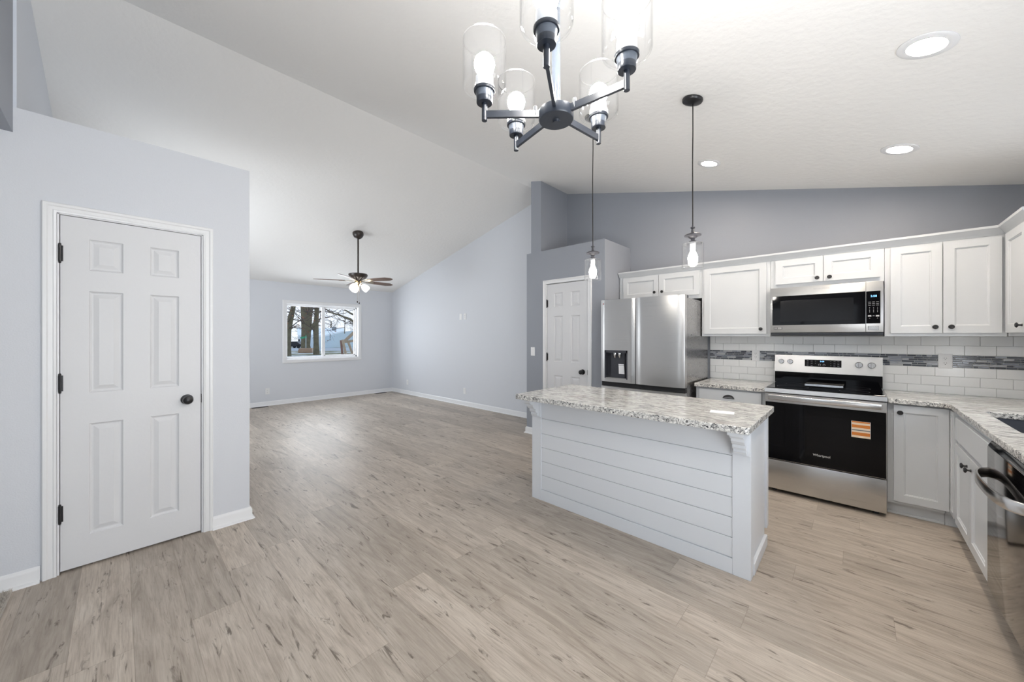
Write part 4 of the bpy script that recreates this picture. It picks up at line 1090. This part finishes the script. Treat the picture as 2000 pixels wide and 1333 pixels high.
# ground: terrace near the house, falling away towards the street
m = MB()
def gp(px, d): q = at(px, 657.4, d); q.z = gz(d); return q
for d0, d1, mi in ((8, 38, 0), (38, 75, 1), (75, 200, 0)):
    m.poly([gp(250, d0), gp(1100, d0), gp(1100, d1), gp(250, d1)], mi)
g = m.build('ground', ['lawn', 'asphalt'], normals=False); tag(g, 'grass with thin snow and a grey road outside the window', 'ground', None, 'stuff')
def tree(label, trunks, bark='bark', twigs=60, seed=1, name='tree', spread=1.0, leaf=0, group='bare trees outside the window', tw=1.0):
    """trunks: list of [ (px, py, dist, radius) ... ]"""
    rt = random.Random(seed)
    r = thing(name, label, 'tree', tuple(at(*trunks[0][0][:3])), 0, group); base = r.location.copy()
    m = MB()
    for tr in trunks: m.tube([at(a, b, d) - base for a, b, d, q in tr], [q for *_, q in tr], 12)
    m.build('trunk', bark, r)
    m = MB(); tips = []
    for i in range(twigs):
        tr = rt.choice(trunks); k = rt.randrange(1, len(tr)); a, b, d, q = tr[k]; a0, b0 = tr[k - 1][0], tr[k - 1][1]
        f = rt.random(); p = at(a0 + (a - a0) * f, b0 + (b - b0) * f, d) - base
        if p.z < 1.6 and tr[-1][1] < 640: p.z += 2.0 + rt.random() * 2
        ang = rt.uniform(0, 2 * PI); L = rt.uniform(1.5, 4.5) * spread
        pts = [p]; dirv = Vector((math.cos(ang), math.sin(ang), rt.uniform(-.1, .9))).normalized()
        for s_ in range(5):
            dirv = (dirv + Vector((rt.uniform(-.35, .35), rt.uniform(-.35, .35), rt.uniform(-.3, .3)))).normalized(); pts.append(pts[-1] + dirv * L / 5)
        m.tube(pts, [.05 * tw, .04 * tw, .03 * tw, .02 * tw, .015 * tw, .008], 5)
        for s_ in (2, 3, 4, 5):
            for _ in range(2):
                dv = (dirv + Vector((rt.uniform(-1, 1), rt.uniform(-1, 1), rt.uniform(-.8, .8)))).normalized()
                e_ = pts[s_] + dv * rt.uniform(.5, 1.3) * spread; m.tube([pts[s_], (pts[s_] + e_) / 2 + Vector((0, 0, .08)), e_], [.014 * tw, .010 * tw, .006], 4); tips.append(e_)
    m.build('branches', 'twig', r)
    if leaf:
        m = MB()
        for i in range(leaf):
            c_ = rt.choice(tips) + Vector((rt.uniform(-.3, .3), rt.uniform(-.3, .3), rt.uniform(-.3, .3))); s_ = rt.uniform(.05, .12)
            u = Vector((rt.uniform(-1, 1), rt.uniform(-1, 1), rt.uniform(-1, 1))).normalized(); v_ = u.orthogonal().normalized()
            m.poly([c_ - u * s_, c_ + v_ * s_ * .6, c_ + u * s_, c_ - v_ * s_ * .6])
        lv = m.build('leaves', 'leaf', r, normals=False); lv['kind'] = 'stuff'
    return r
tree('thick mossy tree trunk in the middle of the window view', [[(597, 686.5, 37, .52), (597, 675, 37, .42), (598, 650, 37, .44), (599, 625, 37, .50), (597, 600, 37, .46), (594, 560, 37, .4)], [(599, 632, 37, .42), (606, 612, 37, .22), (608, 590, 37, .15)], [(603, 644, 37, .26), (609, 640, 37, .16), (614, 632, 37, .16)]], twigs=15, seed=2, leaf=60)
tree('slimmer trunk with reddish bark just right of the thickest tree', [[(618, 694.5, 30, .25), (617.5, 670, 30, .20), (617, 645, 30, .21), (617, 632, 30, .2), (620, 600, 30, .14), (624, 570, 30, .1)], [(616.5, 640, 30, .15), (617, 615, 30, .11), (617, 585, 30, .12)]], twigs=14, seed=5, leaf=30)
tree('leaning dark tree at the left edge of the window', [[(562, 696, 28, .26), (562, 675, 28, .22), (563, 645, 28, .22), (568, 620, 28, .2), (573, 600, 28, .16), (577, 585, 28, .14)], [(563, 645, 28, .14), (558, 632, 28, .1), (553, 618, 28, .08)]], twigs=16, seed=9, leaf=160, spread=.8)
# tree outside the frame of the right pane, its boughs reach in
tree('bare boughs reaching into the right-hand window pane', [[(716, 690, 26, .28), (712, 640, 26, .25), (706, 615, 26, .2), (700, 590, 26, .16)], [(704, 640, 26, .10), (684, 624, 26, .08), (660, 615, 26, .055), (646, 611, 26, .045), (632, 601, 26, .03)], [(704, 622, 26, .08), (684, 612, 26, .06), (670, 603, 26, .04), (662, 596, 26, .03)], [(673, 652, 26, .03), (673.5, 635, 26, .025), (675, 620, 26, .02)]], twigs=26, seed=12, spread=.7, tw=.5)
for i, (px, lab) in enumerate(((552, 'far bare tree behind the leaning tree'), (594, 'far bare tree behind the white gable'), (646, 'far brushy tree above the long snowy roof'), (693, 'far brushy tree behind the grey chimney'))):
    tree(lab, [[(px, 657.4 + (1.36 - gz(108 + 9 * i)) / (108 + 9 * i) * 716.26, 108 + 9 * i, .25), (px, 650, 108 + 9 * i, .2), (px + 1, 628, 108 + 9 * i, .14)]], twigs=44, seed=20 + i, spread=1.15, leaf=0, tw=1.4, group='far trees')
# long low building with a snowy roof
def tri(a, b, c_): return a, b, c_
B0 = thing('building', 'long pale building under a snow covered roof', 'building', tuple(gp(600, 75)), 0); bb = B0.location.copy()
m = MB(); zg = gz(75)
A, Bp, Cc = at(582, 657.4, 75), at(634, 658, 70), at(692, 650, 95)
back1, back2 = at(580, 643, 90), at(672, 644, 104)
def low(p): return Vector((p.x, p.y, gz(p.dot(Fv)) + .01))
m.poly([low(A) - bb, low(Bp) - bb, Bp - bb, A - bb]); m.build('wall', 'sidingw', B0, normals=False)
pk = at(673, 648.5, 88)
m = MB(); m.poly([low(Bp) - bb, low(Cc) - bb, Cc + Vector((0, 0, .6)) - bb, pk - bb, Bp - bb]); m.build('gable_wall', 'siding', B0, normals=False)
m = MB(); up_ = Vector((0, 0, .25))
m.prism([A - bb, Bp - bb, pk - bb, at(672, 644, 104) - bb, back1 - bb], (0, 0, .3)); m.build('roof', 'snow', B0)
m = MB(); ca, cb_ = at(648, 646, 88), at(653, 646, 88); m.prism([ca - bb, cb_ - bb, cb_ + Fv - bb, ca + Fv - bb], (0, 0, .9)); m.build('chimney', 'gray', B0)
m = MB(); wa, wb_ = at(582.5, 663, 74.5), at(585, 663, 74.5); m.prism([wa - bb, wb_ - bb, wb_ + Fv * .1 - bb, wa + Fv * .1 - bb], (0, 0, -1.1)); m.build('door', 'car', B0)
m = MB(); wa, wb_ = at(623, 666, 71), at(628, 666, 71); m.prism([wa - bb, wb_ - bb, wb_ + Fv * .3 - bb, wa + Fv * .3 - bb], (0, 0, .7)); m.build('window', 'gray', B0)
# parked dark car
cc = gp(579, 66); cc.z += .02; cr = thing('car', 'small dark car parked far away by the pale building', 'car', tuple(cc), math.radians(YAW - 90))
m = MB(); m.prism([(-1.2, -.8, .3), (-1.3, -.8, .65), (-.9, -.8, .8), (-.5, -.8, 1.2), (.5, -.8, 1.2), (.9, -.8, .85), (1.3, -.8, .7), (1.3, -.8, .3)], (0, 1.6, 0)); m.build('body', 'car', cr)
for sx in (-.8, .8):
    for sy in (-.8, .68):
        m = MB(); m.lathe([(0, 0), (.3, 0), (.3, .12), (0, .12)], (sx, sy + .12, .3), '-Y', 20); m.build('wheel', 'dark', cr)
# street sign
sgp = gp(597.5, 36); sg = thing('street_sign', 'green street name sign on a thin pole outside', 'street sign', tuple(sgp), math.radians(YAW - 90 + 25))
m = MB(); m.tube([(0, 0, 0), (0, 0, 1.50)], .03, 8); m.build('pole', 'sidingw', sg)
m = MB(); m.box(-.28, .28, -.01, .01, 1.32, 1.50); m.build('sign_blade', 'green', sg).rotation_euler = (0, math.radians(-8), 0)
m = MB(); m.box(-.01, .01, -.3, .3, 1.50, 1.66); m.build('sign_blade', 'green', sg)
# brown block near the big tree
q = gp(598, 33.5); rk = MB(); b = bmesh.new(); bmesh.ops.create_cube(b, size=1); bmesh.ops.subdivide_edges(b, edges=b.edges[:], cuts=3, use_grid_fill=True)
rr_ = random.Random(2)
for v in b.verts:
    tp = 1 - .22 * max(0, v.co.z); v.co = Vector((v.co.x * 1.15 * tp + rr_.uniform(-.02, .02), v.co.y * .6 * tp, v.co.z * .42 + rr_.uniform(-.015, .015) + .225))
rk.merge(b); o = rk.build('rock', 'card'); o.location = q; o.rotation_euler = (0, 0, math.radians(YAW - 90 + 12)); tag(o, 'brown block of rock lying near the thick tree', 'rock')
# leaning boards
def board(label, a, b, w_, th, mat='lumber'):
    A_, B_ = at(*a), at(*b); m = MB(); m.bar((0, 0, 0), B_ - A_, w_, th, upv=Fv); o = m.build('board', mat); o.location = A_
    tag(o, label, 'board', 'leaning boards outside the window')
board('upright dark board at the left of the lumber pile outside', (670, 706.5, 22), (666, 665, 22), .09, .1, 'redbark')
board('leaning pale board in front of the lumber pile outside', (679, 707.5, 21.5), (669, 664, 21.5), .12, .06)
board('leaning board rising to the upper right of the lumber pile outside', (672, 668, 22.3), (691, 650, 22.3), .16, .08)
board('crossing board resting level across the lumber pile outside', (668.5, 669, 21.9), (690, 666, 21.9), .14, .06)
board('leaning board at the right of the lumber pile outside', (694, 706.5, 21.8), (680, 668, 21.8), .12, .06)
